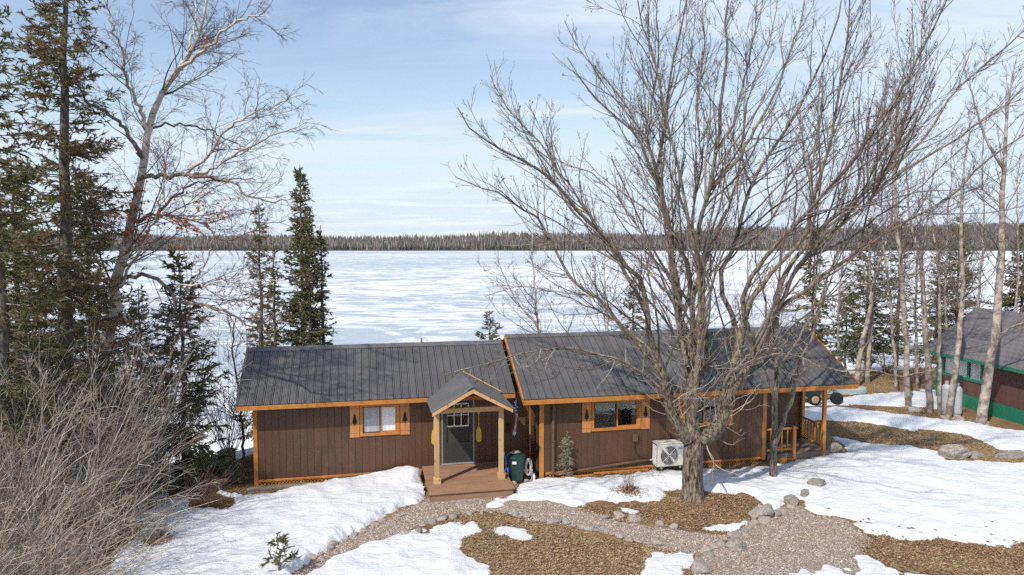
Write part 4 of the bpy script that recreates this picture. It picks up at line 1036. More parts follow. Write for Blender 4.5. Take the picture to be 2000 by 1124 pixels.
for k in range(9):
    rs = random.Random(k); a = k*.7; x = 7.70+.035*math.cos(a); y = -.42+.035*math.sin(a)
    zz = 1.80-.35-.35*rs.random(); pts = resample([(x, y, 1.82), (x+.03*rs.gauss(0, 1), y, 1.6), (x-.04+.04*rs.gauss(0, 1), y, zz)], 8)
    ws.part('ribbon', MB().tube(pts, [.012]*4+[.016]*4, 4), M['red'] if k % 2 else M['clothwhite'])
for k in range(10):
    a = k*2.4; ws.part('star', MB().lathe((7.70+.043*math.cos(a), -.42+.043*math.sin(a), 1.86+k*.033), [(.012, 0), (.012, .012)], 5), M['clothwhite'])
ws.part('tassel_block', MB().bevbox((7.60, -.46, 1.18), (7.69, -.38, 1.27), .01), M['clothwhite'])
gr = Thing('garden_rake', 'dark long-handled garden tool leaning in the corner by the right wing', 'garden tool', (8.22, -.7, 0))
gr.part('handle', MB().tube([(8.15, -.72, .1), (8.235, -.70, 1.75)], .018, 6), M['black']); gr.part('blade', MB().bevbox((8.10, -.78, .95), (8.21, -.70, 1.5), .02), M['black'])
# heat pump
hb = (12.28, VR-.35, .25)
hp = Thing('heat_pump', 'cream outdoor heat pump unit with round fan grille against the right wing wall', 'heat pump', hb)
x0, x1, y0, y1, z0, z1 = 11.84, 12.72, VR-.46, VR-.12, .22, .93
mb = MB().bevbox((x0+.02, y0, z0), (x1, y1, z1), .02); hp.part('casing', mb, M['cream'])
hp.part('top_cover', MB().bevbox((x0, y0-.012, z1-.01), (x1+.012, y1+.01, z1+.025), .01), M['cream'])
for k in range(12): hp.part('side_slat', MB().box((x0-.004, y0+.03, z0+.07+k*.05), (x0+.022, y1-.02, z0+.10+k*.05)), M['white'])
hp.part('side_coil', MB().box((x0+.010, y0+.025, z0+.06), (x0+.018, y1-.015, z1-.04)), M['dark'])
cxg, czg = x0+.40, (z0+z1)/2
hp.part('fan_shade_disc', MB().lathe((cxg, y0-.001, czg), [(.27, .0), (.27, -.004)], 32, 1), M['dim_room'])  # flat dark disc, shade of the fan opening put into its colour
gg = MB()
for r_ in np.linspace(.05, .275, 9):
    gg.tube([(cxg+r_*math.cos(a), y0-.022, czg+r_*math.sin(a)) for a in np.linspace(0, 2*math.pi, 33)], .0045, 4, False)
for k in range(8):
    a = k*math.pi/8; gg.tube([(cxg+.28*math.cos(a), y0-.018, czg+.28*math.sin(a)), (cxg-.28*math.cos(a), y0-.018, czg-.28*math.sin(a))], .004, 4)
gg.tube([(cxg+.285*math.cos(a), y0-.012, czg+.285*math.sin(a)) for a in np.linspace(0, 2*math.pi, 33)], .012, 5, False)
hp.part('fan_grille', gg, M['grille']); fb = MB()
for k in range(3):
    a = k*2.094; fb.prism([(cxg+.04*math.cos(a), y0-.006, czg+.04*math.sin(a)), (cxg+.22*math.cos(a-.3), y0-.006, czg+.22*math.sin(a-.3)), (cxg+.24*math.cos(a+.3), y0-.006, czg+.24*math.sin(a+.3)), (cxg+.05*math.cos(a+1), y0-.006, czg+.05*math.sin(a+1))], (0, -.004, 0))
hp.part('fan_blades', fb, M['grille'])
hp.part('badge', MB().box((x1-.17, y0-.006, z1-.17), (x1-.03, y0, z1-.12)), M['blue'])
hp.part('badge_lettering', MB().box((x1-.155, y0-.008, z1-.150), (x1-.045, y0-.006, z1-.140)), M['white'])
hp.part('side_panel', MB().bevbox((x1-.175, y0-.004, z0+.03), (x1-.02, y0+.001, z1-.20), .004), M['cream'])
hp.part('top_label', MB().box((x0+.25, y0+.08, z1+.025), (x0+.40, y0+.14, z1+.028)), M['black'])
hp.part('top_label', MB().box((x0+.08, y0+.10, z1+.025), (x0+.20, y0+.14, z1+.028)), M['black'])
for u in (x0+.12, x1-.14): hp.part('bracket', MB().box((u, y0-.02, z0-.05), (u+.05, y1+.14, z0-.002)).box((u, y1+.05, -.02), (u+.05, y1+.09, z0-.05)), M['grille'])
hp.part('valve', MB().tube([(x0+.02, y1-.06, z0+.16), (x0-.09, y1-.02, z0+.14)], .03, 8), M['grille'])

# plank and stump at the left corner
o = obj('loose_plank', MB().bevbox((-.9, -.16, -.03), (.9, .0, .03)).mesh('loose_plank'), M['greywood']); o.location = H(.75, -.28, .03); o.rotation_euler = (0, .0, TH+.06); tag(o, 'grey weathered plank lying along the left wing lattice', 'plank')
def stump():
    p = at_z(442, 918); b = (p[0], p[1], float(gz(p[0], p[1])))
    t = Thing('tree_stump', 'dark brown tree stump on the snowy bank left of the cabin', 'stump', b, house=False)
    mb = MB(); sides = 14; rs = random.Random(2)
    prof = [(.46, -.1), (.32, .08), (.24, .3), (.22, .6)]; jit = [1+.22*rs.uniform(-1, 1) for _ in range(sides)]
    for (r_, h) in prof:
        for i in range(sides): a = 6.283*i/sides; mb.v.append((b[0]+r_*jit[i]*math.cos(a), b[1]+r_*jit[i]*math.sin(a), b[2]+h+(.06*rs.random() if h > .5 else 0)))
    for j in range(3):
        for i in range(sides): mb.f.append((j*sides+i, j*sides+(i+1) % sides, (j+1)*sides+(i+1) % sides, (j+1)*sides+i))
    t.part('bark', mb, M['mapletrunk']); t.part('cut_face', MB().lathe((b[0], b[1], b[2]+.60), [(.20, 0), (.20, .02)], 14), M['greywood'])
stump()

# ------------------------------------------------------------------ neighbouring cabin
NX, NY = 19.35, 30.7; nrot = math.atan2(-1.0, .12)   # local x runs toward the camera along the wall
def nh():
    t = Thing('neighbour_cabin', 'maroon cabin with green trim and grey shingled roof at the right edge', 'cabin', (0, 0, 0), house=False, world_loc=(NX, NY, 0), rot=nrot)
    # local: x along wall (0..8), y positive = away from viewer side (world +x)
    Lw, Dp, ze, zr = 8.0, 4.4, 2.45, 4.05
    WN = (.35, 2.5, 1.30, 2.18)
    mb = MB(); backing(mb, 0, Lw, .0, .1, 0, ze, (WN,)); mb.box((0, .1, 0), (.1, Dp, ze)).box((Lw-.1, .1, 0), (Lw, Dp, ze)).box((.1, Dp-.1, 0), (Lw-.1, Dp, ze)).box((.1, .8, .1), (Lw-.1, .82, ze))
    wa = t.part('wall', mb, M['dim_room'])
    for i in range(27):
        a = i*.3; pcs = [(.58, 2.44)]
        if a+.3 > WN[0] and a < WN[1]: pcs = [(.58, WN[2]), (WN[3], 2.44)]
        for lo, hi in pcs: t.part('siding_board', MB().bevbox((a+.003, -.02, lo), (min(Lw, a+.297), 0, hi), .004), M['maroon'], wa)
    for i in range(15): t.part('siding_board', MB().bevbox((-.02, i*.295+.003, .58), (0, i*.295+.29, 2.44), .004), M['maroon'], wa)
    t.part('skirting', MB().box((-.03, -.05, -.05), (Lw, -.001, .57)).box((-.05, 0, -.05), (-.001, Dp, .57)), M['green'], wa)
    t.part('trim_board', MB().bevbox((-.03, -.06, .57), (.10, -.02, 2.44)).bevbox((-.06, -.055, .57), (-.02, .1, 2.44)), M['green'], wa)
    mb = MB(); f = .09
    mb.bevbox((WN[0]-f, -.06, WN[2]-.12), (WN[1]+f, 0, WN[2])).bevbox((WN[0]-f, -.06, WN[3]), (WN[1]+f, 0, WN[3]+.1))
    w3 = (WN[1]-WN[0])/3
    for k in range(4): mb.bevbox((WN[0]+k*w3-.06, -.058, WN[2]), (WN[0]+k*w3+.06, 0, WN[3]))
    wi = t.part('window', mb, M['green'])
    for k in range(3):
        t.part('pane', MB().box((WN[0]+k*w3+.06, .01, WN[2]), (WN[0]+(k+1)*w3-.06, .016, WN[3])), M['blind'], wi)
    ov = .45; s_ = (zr-ze)/(Dp/2); zo = ze-ov*s_+.12
    r_ = t.part('roof', MB().prism([(-ov, -ov, zo-.05), (-ov, Dp/2, zr+.05), (-ov, Dp+ov, zo-.05), (-ov, Dp+ov, zo-.12), (-ov, Dp/2, zr-.03), (-ov, -ov, zo-.12)], (Lw+ov, 0, 0)), M['shingle'])
    sl_ = math.atan2(zr+.05-(zo-.05), Dp/2+ov); Ls = math.hypot(zr-zo+.1, Dp/2+ov); rows = 13
    me = MB().bevbox((0, 0, 0), (.30, Ls/rows+.03, .018), .004).mesh('shingle'); me.materials.append(M['shingle']); rs = random.Random(3); cnt = 0
    for j in range(rows):
        for i in range(28):
            u = -ov+i*.31+(.15 if j % 2 else 0)
            if cnt >= 290 or u > 7.9: continue
            o_ = obj('shingle', me, None, r_); dd = j*Ls/rows; o_.location = (u, -ov+dd*math.cos(sl_), zo-.05+dd*math.sin(sl_)+.012+.004*rs.random()); o_.rotation_euler = (sl_-.03, 0, 0); cnt += 1
    t.part('fascia', MB().bevbox((-ov, -ov-.03, zo-.17), (Lw, -ov, zo-.03)), M['green'], r_)
    t.part('rake_board', MB().prism([(-ov-.03, -ov, zo-.03), (-ov-.03, Dp/2, zr+.06), (-ov-.03, Dp/2, zr-.08), (-ov-.03, -ov, zo-.16)], (.03, 0, 0)), M['green'], r_)
    t.part('gable', MB().prism([(.02, 0, ze), (.02, Dp, ze), (.02, Dp/2, zr-.04)], (.05, 0, 0)), M['maroon'])
nh()
def tank(px, py, label):
    p = at_z(px, py); b = (p[0], p[1], 0)
    t = Thing('propane_tank', label, 'propane tank', b, 'propane tanks', house=False)
    t.part('shell', MB().lathe((b[0], b[1], .08), [(.17, 0), (.185, .03), (.19, .08), (.19, .98), (.17, 1.07), (.11, 1.13), (.05, 1.15)], 20), M['tank'], sm=False)
    t.part('foot_ring', MB().lathe((b[0], b[1], 0), [(.16, 0), (.16, .09)], 16), M['tank'])
    t.part('collar', MB().lathe((b[0], b[1], 1.22), [(.07, 0), (.07, .14)], 12), M['tank']); t.part('valve', MB().tube([(b[0], b[1], 1.2), (b[0], b[1], 1.42)], .03, 6).tube([(b[0]-.06, b[1], 1.35), (b[0]+.06, b[1], 1.35)], .02, 6), M['brass'])
tank(1847, 808, 'silver upright propane tank, the left one half behind a birch trunk'); tank(1868, 812, 'silver upright propane tank, the right one against the green skirting')
# garden cart behind the porch
def cart():
    p = at_z(1618, 792); b = (p[0], p[1], 0)
    t = Thing('garden_cart', 'low two-wheeled cart on the snow beyond the right porch posts', 'cart', b, house=False)
    for dx, y_, m_, nm in ((-.62, 0, 'tan', 'wheel'), (.42, .15, 'black', 'wheel')):
        c = (b[0]+dx, b[1]+y_, .27)
        w_ = t.part('wheel', MB().lathe(c, [(.17, -.10), (.26, -.09), (.27, 0), (.26, .09), (.17, .10)], 20, 1), M['rubber'])
        t.part('rim', MB().lathe(c, [(.165, -.105), (.10, -.085), (.05, -.11)], 16, 1), M[m_], w_)
    t.part('axle', MB().tube([(b[0]-.62, b[1]+.05, .27), (b[0]+.42, b[1]+.1, .27)], .025, 6), M['black'])
    t.part('tray', MB().prism([(b[0]-.85, b[1]+.2, .32), (b[0]-.3, b[1]+.2, .32), (b[0]-.2, b[1]+.2, .62), (b[0]-.95, b[1]+.2, .62)], (0, .6, 0)), M['greenbin'])
cart()
p = at_z(1655, 772); o = obj('overturned_boat', None)
def boat():
    p = at_z(1655, 772); b = (p[0], p[1]+.4, 0); n = 11
    t = Thing('overturned_boat', 'pale grey-green overturned rowing boat beyond the cart at the grass edge', 'boat', b, house=False); mb = MB()
    for i in range(n):
        s = i/(n-1); x = b[0]-.9+1.9*s; wdt = .42*math.sin(math.pi*(.12+.86*s*.9+.02))**.6; hgt = .30
        for k in range(7): a = math.pi*k/6; mb.v.append((x, b[1]-wdt*math.cos(a), .02+hgt*math.sin(a)**.7))
    for i in range(n-1):
        for k in range(6): mb.f.append((i*7+k, (i+1)*7+k, (i+1)*7+k+1, i*7+k+1))
    mb.f.append(tuple(range(7))); mb.f.append(tuple((n-1)*7+6-k for k in range(7)))
    t.part('hull', mb, plain('faded_green_hull', (.30, .34, .31), .5)); t.part('keel', MB().bevbox((b[0]-.85, b[1]-.02, .31), (b[0]+.95, b[1]+.02, .35)), M['greywood'])
bpy.data.objects.remove(o); boat()
# dock on the ice
def dock():
    p = at_z(1765, 688, LAKE); b = (p[0], p[1], LAKE); t = Thing('dock', 'long grey dock section standing on the ice beyond the shore trees', 'dock', b, house=False)
    t.part('stringer', MB().box((b[0]-4.2, b[1]-.6, b[2]+.28), (b[0]+5, b[1]-.54, b[2]+.50)).box((b[0]-4.2, b[1]+.54, b[2]+.28), (b[0]+5, b[1]+.6, b[2]+.50)), M['greywood'])
    for i in range(46): t.part('plank', MB().box((b[0]-4.2+i*.2, b[1]-.65, b[2]+.50), (b[0]-4.02+i*.2, b[1]+.65, b[2]+.54)), M['greywood'])
    for x in (-4, 0, 4.6):
        for y in (-.63, .63): t.part('leg', MB().tube([(b[0]+x, b[1]+y, b[2]-.1), (b[0]+x, b[1]+y, b[2]+.8)], .04, 6), M['greywood'])
dock()

# ------------------------------------------------------------------ bare trees
def limb(px, r0, r1, k=14, D0=None, D1=None, rng=None, wig=.0):
    """px: (x, y) pixel trace with depth running D0..D1 along it -> polyline in space"""
    px = np.array(px, float); d = np.concatenate([[0], np.cumsum(np.hypot(*np.diff(px, axis=0).T))]); d /= d[-1]
    P = np.array([at_d(x, y, D0+(D1-D0)*t) for (x, y), t in zip(px, d)])
    Q = resample(P, k)
    if rng is not None and wig: Q[1:] += rng.randn(k-1, 3)*wig
    s = np.linspace(0, 1, k); return Q, r0*(1-s)**.9*(1-r1/r0)+r1
def tree_obj(name, label, cat, base, group=None):
    e = bpy.data.objects.new(name, None); COL.objects.link(e); e.location = base; tag(e, label, cat, group); return e
def accobj(name, acc, mat_, parent, base, kind=None, sm=False):
    acc.v = [v-np.asarray(base, np.float32) for v in acc.v]; return obj(name, acc.mesh(name, sm), mat_, parent, kind)
def buds(acc, P, r, rng, every=1.0):
    """tiny octahedral buds along twig polylines"""
    n, k, _ = P.shape; pts = P[:, 1:].reshape(-1, 3); pts = pts[rng.rand(len(pts)) < every]; m = len(pts)
    o8 = np.array([(1, 0, 0), (0, 1, 0), (-1, 0, 0), (0, -1, 0), (0, 0, 1.4), (0, 0, -1)]); V = pts[:, None]+o8[None]*r*(.6+.8*rng.rand(m, 1, 1))
    f = np.array([(0, 1, 4), (1, 2, 4), (2, 3, 4), (3, 0, 4), (1, 0, 5), (2, 1, 5), (3, 2, 5), (0, 3, 5)]); acc.add(V, None, (f[None]+(np.arange(m)*6)[:, None, None]).reshape(-1, 3))

def maple():
    rng = np.random.RandomState(21); D = 18.4; base = at_z(1352, 972)
    e = tree_obj('maple_tree', 'huge bare many-limbed maple with dark rugged trunk in front of the right wing', 'tree', base)
    # trunk with flared root collar, ribbed bark
    tr = resample([at_d(1353, 985, D), at_d(1352, 930, D), at_d(1354, 880, D), at_d(1357, 835, D)], 26); sides = 40
    acc = Acc(); ang = np.arange(sides)*2*np.pi/sides; V = np.zeros((26, sides, 3))
    for i in range(26):
        h = i/25.; r = .262+.15*math.exp(-h*9); r *= 1-.55*max(0, (h-.78)/.22)**2
        rj = r*(1+.05*np.sin(ang*5+1+h*1.2)+.10*math.exp(-h*8)*np.sin(ang*4)+.035*(vnoise(ang*9/6.28*3, np.full(sides, h*3.), 1)-.5)*2+.02*rng.randn(sides))
        V[i, :, 0] = tr[i, 0]+rj*np.cos(ang); V[i, :, 1] = tr[i, 1]+rj*np.sin(ang); V[i, :, 2] = tr[i, 2]
    idx = np.arange(26*sides).reshape(26, sides); nx = np.roll(idx, -1, 1); acc.add(V, np.stack([idx[:-1], nx[:-1], nx[1:], idx[1:]], -1).reshape(-1, 4))
    accobj('trunk', acc, M['mapletrunk'], e, base)
    T = []  # (trace, r0, D0, D1)
    T += [([(1345,860),(1335,842),(1311,811),(1300,756),(1284,697),(1268,650),(1257,560),(1235,530),(1219,518),(1174,449),(1139,424),(1094,374),(1045,329),(980,294),(925,259),(892,214)], .17, D-.1, D-2.2)]
    T += [([(1311,811),(1306,760),(1284,717),(1217,642),(1163,580),(1120,552),(1080,480),(1055,430),(1025,415),(985,385),(930,365),(885,345)], .12, D-.1, D-.8)]
    T += [([(1300,790),(1292,760),(1229,713),(1159,689),(1100,681),(1020,690),(950,712),(880,728)], .065, D-.2, D-2.5)]
    T += [([(1262,600),(1235,555),(1159,434),(1129,389),(1089,329),(1045,269),(995,214),(957,150)], .085, D-.4, D+.6)]
    T += [([(1350,850),(1350,779),(1343,717),(1330,650),(1324,548),(1314,499),(1309,449),(1289,379),(1259,299),(1229,249),(1179,209),(1119,135)], .16, D+.1, D+1.8)]
    T += [([(1343,717),(1318,600),(1308,500),(1304,424),(1286,339),(1264,279),(1229,219),(1199,175),(1159,130),(1124,90),(1102,40)], .10, D+.1, D+3)]
    T += [([(1311,460),(1290,360),(1268,290),(1264,280),(1274,200),(1286,100),(1279,0),(1275,-60)], .075, D+.5, D-.8)]
    T += [([(1350,779),(1354,680),(1352,600),(1342,520),(1299,430),(1284,320),(1294,280),(1304,200),(1319,100),(1344,0),(1350,-80)], .14, D+.2, D+1.2)]
    T += [([(1350,850),(1358,756),(1366,680),(1366,548),(1358,499),(1343,424),(1329,349),(1314,279),(1299,219),(1279,115),(1249,30),(1240,-40)], .12, D-.1, D-2.4)]
    T += [([(1355,855),(1358,756),(1382,697),(1374,630),(1372,548),(1358,469),(1368,439),(1388,369),(1398,299),(1408,200),(1418,100),(1423,0),(1430,-90)], .17, D, D-.4)]
    T += [([(1388,369),(1443,309),(1465,269),(1500,209),(1534,125),(1564,40),(1574,-60)], .09, D-.2, D+1.6)]
    T += [([(1362,855),(1390,850),(1413,779),(1433,709),(1440,640),(1405,558),(1430,488),(1455,399),(1480,339),(1524,269),(1569,199),(1609,110),(1639,30),(1650,-50)], .15, D+.1, D+2.4)]
    T += [([(1433,709),(1452,630),(1476,572),(1520,523),(1569,468),(1584,409),(1604,339),(1629,229),(1644,130),(1659,30),(1665,-60)], .12, D+.1, D-1.6)]
    T += [([(1370,862),(1398,857),(1429,771),(1472,689),(1450,600),(1460,553),(1515,483),(1549,448),(1599,389),(1649,334),(1699,269),(1749,199),(1779,145),(1814,75),(1848,15),(1870,-50)], .14, D-.1, D-3.2)]
    T += [([(1472,689),(1511,630),(1525,553),(1589,458),(1679,389),(1744,324),(1799,279),(1848,199),(1918,130),(1998,65),(2060,20)], .11, D-.2, D+.3)]
    T += [([(1472,689),(1520,600),(1560,520),(1599,478),(1669,419),(1749,344),(1838,289),(1898,249),(1998,175),(2070,120)], .10, D-.2, D-2.6)]
    T += [([(1440,760),(1480,679),(1518,608),(1560,579),(1608,535),(1659,503),(1704,470),(1755,442),(1848,389),(1898,339),(1948,299),(1998,264),(2060,220)], .12, D-.2, D-1.2)]
    T += [([(1405,800),(1425,732),(1502,697),(1551,694),(1596,714),(1636,723),(1700,725),(1770,735),(1840,720)], .07, D-.3, D-3)]
    T += [([(1518,608),(1580,600),(1660,560),(1740,545),(1840,520),(1940,500)], .05, D-.3, D-3.2)]
    T += [([(1397,300),(1430,240),(1455,150),(1475,60),(1480,-40)], .06, D-.3, D+2)]
    T += [([(1358,560),(1390,480),(1425,400),(1445,310),(1460,200),(1500,90),(1520,0)], .08, D+.3, D+3.6)]
    T += [([(1340,600),(1290,560),(1240,500),(1190,480),(1120,470),(1050,480),(985,480)], .06, D+.3, D+2.8)]
    T += [([(1284,697),(1220,640),(1150,600),(1080,570),(1010,560),(950,580)], .05, D+.0, D+2.6)]
    T += [([(1350,720),(1340,640),(1300,560),(1260,470),(1215,400),(1160,340),(1100,320),(1060,290)], .07, D+.4, D+3.8)]
    T += [([(1569,468),(1650,420),(1720,350),(1760,260),(1790,150),(1800,60),(1810,-40)], .06, D+.2, D+3.5)]
    T += [([(1360,650),(1375,540),(1350,440),(1370,330),(1360,220),(1375,100),(1370,-20)], .08, D+.5, D+4)]
    T += [([(1430,488),(1500,440),(1545,350),(1590,290),(1610,200),(1690,110),(1700,0)], .06, D+.8, D+3.2)]
    PL, RL = [], []
    for tr_, r0, a, b in T:
        P, R = limb(tr_, r0*.76, .010, 24, a, b, rng, .022); R *= 1-.25*np.sin(np.pi*np.linspace(0, 1, 24)); R[:4] *= np.array([1.45, 1.4, 1.25, 1.08]) if r0 > .1 else 1; PL.append(P); RL.append(R)
        acc = Acc(); tubes(acc, P[None], R[None], 9 if r0 > .1 else 7); accobj('limb', acc, M['maple'] if r0 > .13 else M['maplelimb'], e, base, sm=True)
    PL = np.array(PL); RL = np.array(RL)
    # crown
    C = Acc(); B = Acc()
    p1, r1 = spawn(rng, PL, RL, 1.5, .14, .92, (18, 44), .42, 1.2, 4.4, 12, .42, .09, .0085, rmin=.008)
    pa = np.concatenate([resample_all(PL[:, 5:], 12), p1]); ra = np.concatenate([resample_r(RL[:, 5:], 12), r1])
    p2, r2 = spawn(rng, pa, ra, 2.5, .12, .99, (20, 45), .34, .5, 1.9, 7, .5, .09, .009, rmin=.0065)
    p2b, r2b = spawn(rng, pa, ra, 2.2, .35, 1, (16, 40), .12, .3, .9, 5, .5, .10, .009, rmin=.006)
    p3, r3 = spawn(rng, p2, r2, 4.8, .10, .99, (22, 50), .42, .25, .9, 5, .5, .13, .009, rmin=.0052)
    p4, r4 = spawn(rng, np.concatenate([p3[:, :5], p2b]), np.concatenate([r3[:, :5], r2b]), 4.2, .12, 1, (25, 55), .45, .10, .32, 3, .4, .14, .010, rmin=.0047)
    p3b, r3b = p4[:0], r4[:0]; tubes(C, p1, r1, 6)
    tubes(C, p2, r2, 5); tubes(C, p2b, r2b, 4); tubes(C, p3, r3, 3); tubes(C, p3b, r3b, 3); tubes(C, p4, r4, 3)
    accobj('crown', C, M['mapletwig'], e, base)
    buds(B, p4[:, [0, 2]], .015, rng, .5); accobj('buds', B, M['bud'], e, base, 'stuff')
    # pale sprouts around the crotch, hanging and upcurving
    low = PL[:, :9]; lowr = RL[:, :9]
    q2, s2 = spawn(rng, low, lowr, 5.5, .0, 1, (40, 95), .35, .6, 1.8, 11, 1.1, .16, .009, bias=(0, -.5, -.7), rmin=.007)
    q3, s3 = spawn(rng, q2, s2, 3.2, .2, 1, (30, 70), .35, .15, .6, 6, 1.0, .18, .009)
    q4, s4 = spawn(rng, q3, s3, 3.5, .2, 1, (30, 70), .4, .08, .25, 3, .8, .15, .010, rmin=.006)
    S = Acc(); tubes(S, q2, s2, 5); tubes(S, q3, s3, 3); tubes(S, q4, s4, 3); accobj('sprouts', S, M['lowtwig'], e, base, 'stuff')
    # drooping sprouts on long lower limbs
    ids = [2, 17, 18, 22, 1]; lo2 = PL[ids]; lr2 = RL[ids]
    q2, s2 = spawn(rng, lo2, lr2, 2.6, .25, 1, (40, 85), .3, .5, 1.5, 10, 1.1, .15, .009, bias=(0, 0, -1.0))
    q3, s3 = spawn(rng, q2, s2, 3.2, .2, 1, (30, 70), .35, .15, .6, 6, .8, .16, .009)
    q4, s4 = spawn(rng, q3, s3, 3.5, .2, 1, (30, 70), .4, .08, .25, 3, .6, .15, .010, rmin=.006)
    S = Acc(); tubes(S, q2, s2, 5); tubes(S, q3, s3, 3); tubes(S, q4, s4, 3); accobj('sprouts', S, M['lowtwig'], e, base, 'stuff')
maple()

def small_tree():
    rng = np.random.RandomState(33); base = at_z(1510, 936); D = base[1]
    e = tree_obj('young_maple', 'slim grey lichen-spotted young tree in the snow before the right porch', 'tree', base)
    T = [([(1510,942),(1510,900),(1513,850),(1515,780),(1518,700),(1519,640),(1522,560),(1526,480)], .115, D, D+.3),
         ([(1513,868),(1525,835),(1545,780),(1560,715),(1590,650),(1610,560),(1640,480)], .085, D, D+.6),
         ([(1516,800),(1500,740),(1480,690),(1450,640),(1440,580)], .05, D, D-.8),
         ([(1556,735),(1610,700),(1660,690),(1720,650),(1760,600)], .045, D+.2, D-1),
         ([(1518,720),(1560,660),(1590,590),(1600,520)], .045, D, D+1)]
    PL, RL = [], []
    for i, (t_, r0, a, b) in enumerate(T):
        P, R = limb(t_, r0, .012, 20, a, b, rng, .015); PL.append(P); RL.append(R)
        acc = Acc(); tubes(acc, P[None], R[None], 10 if i < 1 else 7); accobj('trunk' if i == 0 else 'limb', acc, M['maplelimb'] if i else M['maple'], e, base, sm=True)
    PL, RL = np.array(PL), np.array(RL)
    p2, r2 = spawn(rng, PL, RL, 2.6, .35, .98, (35, 80), .35, .6, 1.9, 9, .7, .14, .010); p3, r3 = spawn(rng, p2, r2, 3.6, .15, 1, (30, 65), .4, .2, .7, 6, .7, .16, .009); p4, r4 = spawn(rng, p3, r3, 4.6, .2, 1, (30, 60), .4, .1, .3, 3, .5, .14, .010, rmin=.006)
    C = Acc(); tubes(C, p2, r2, 5); tubes(C, p3, r3, 3); tubes(C, p4, r4, 3); accobj('crown', C, M['lowtwig'], e, base)
small_tree()

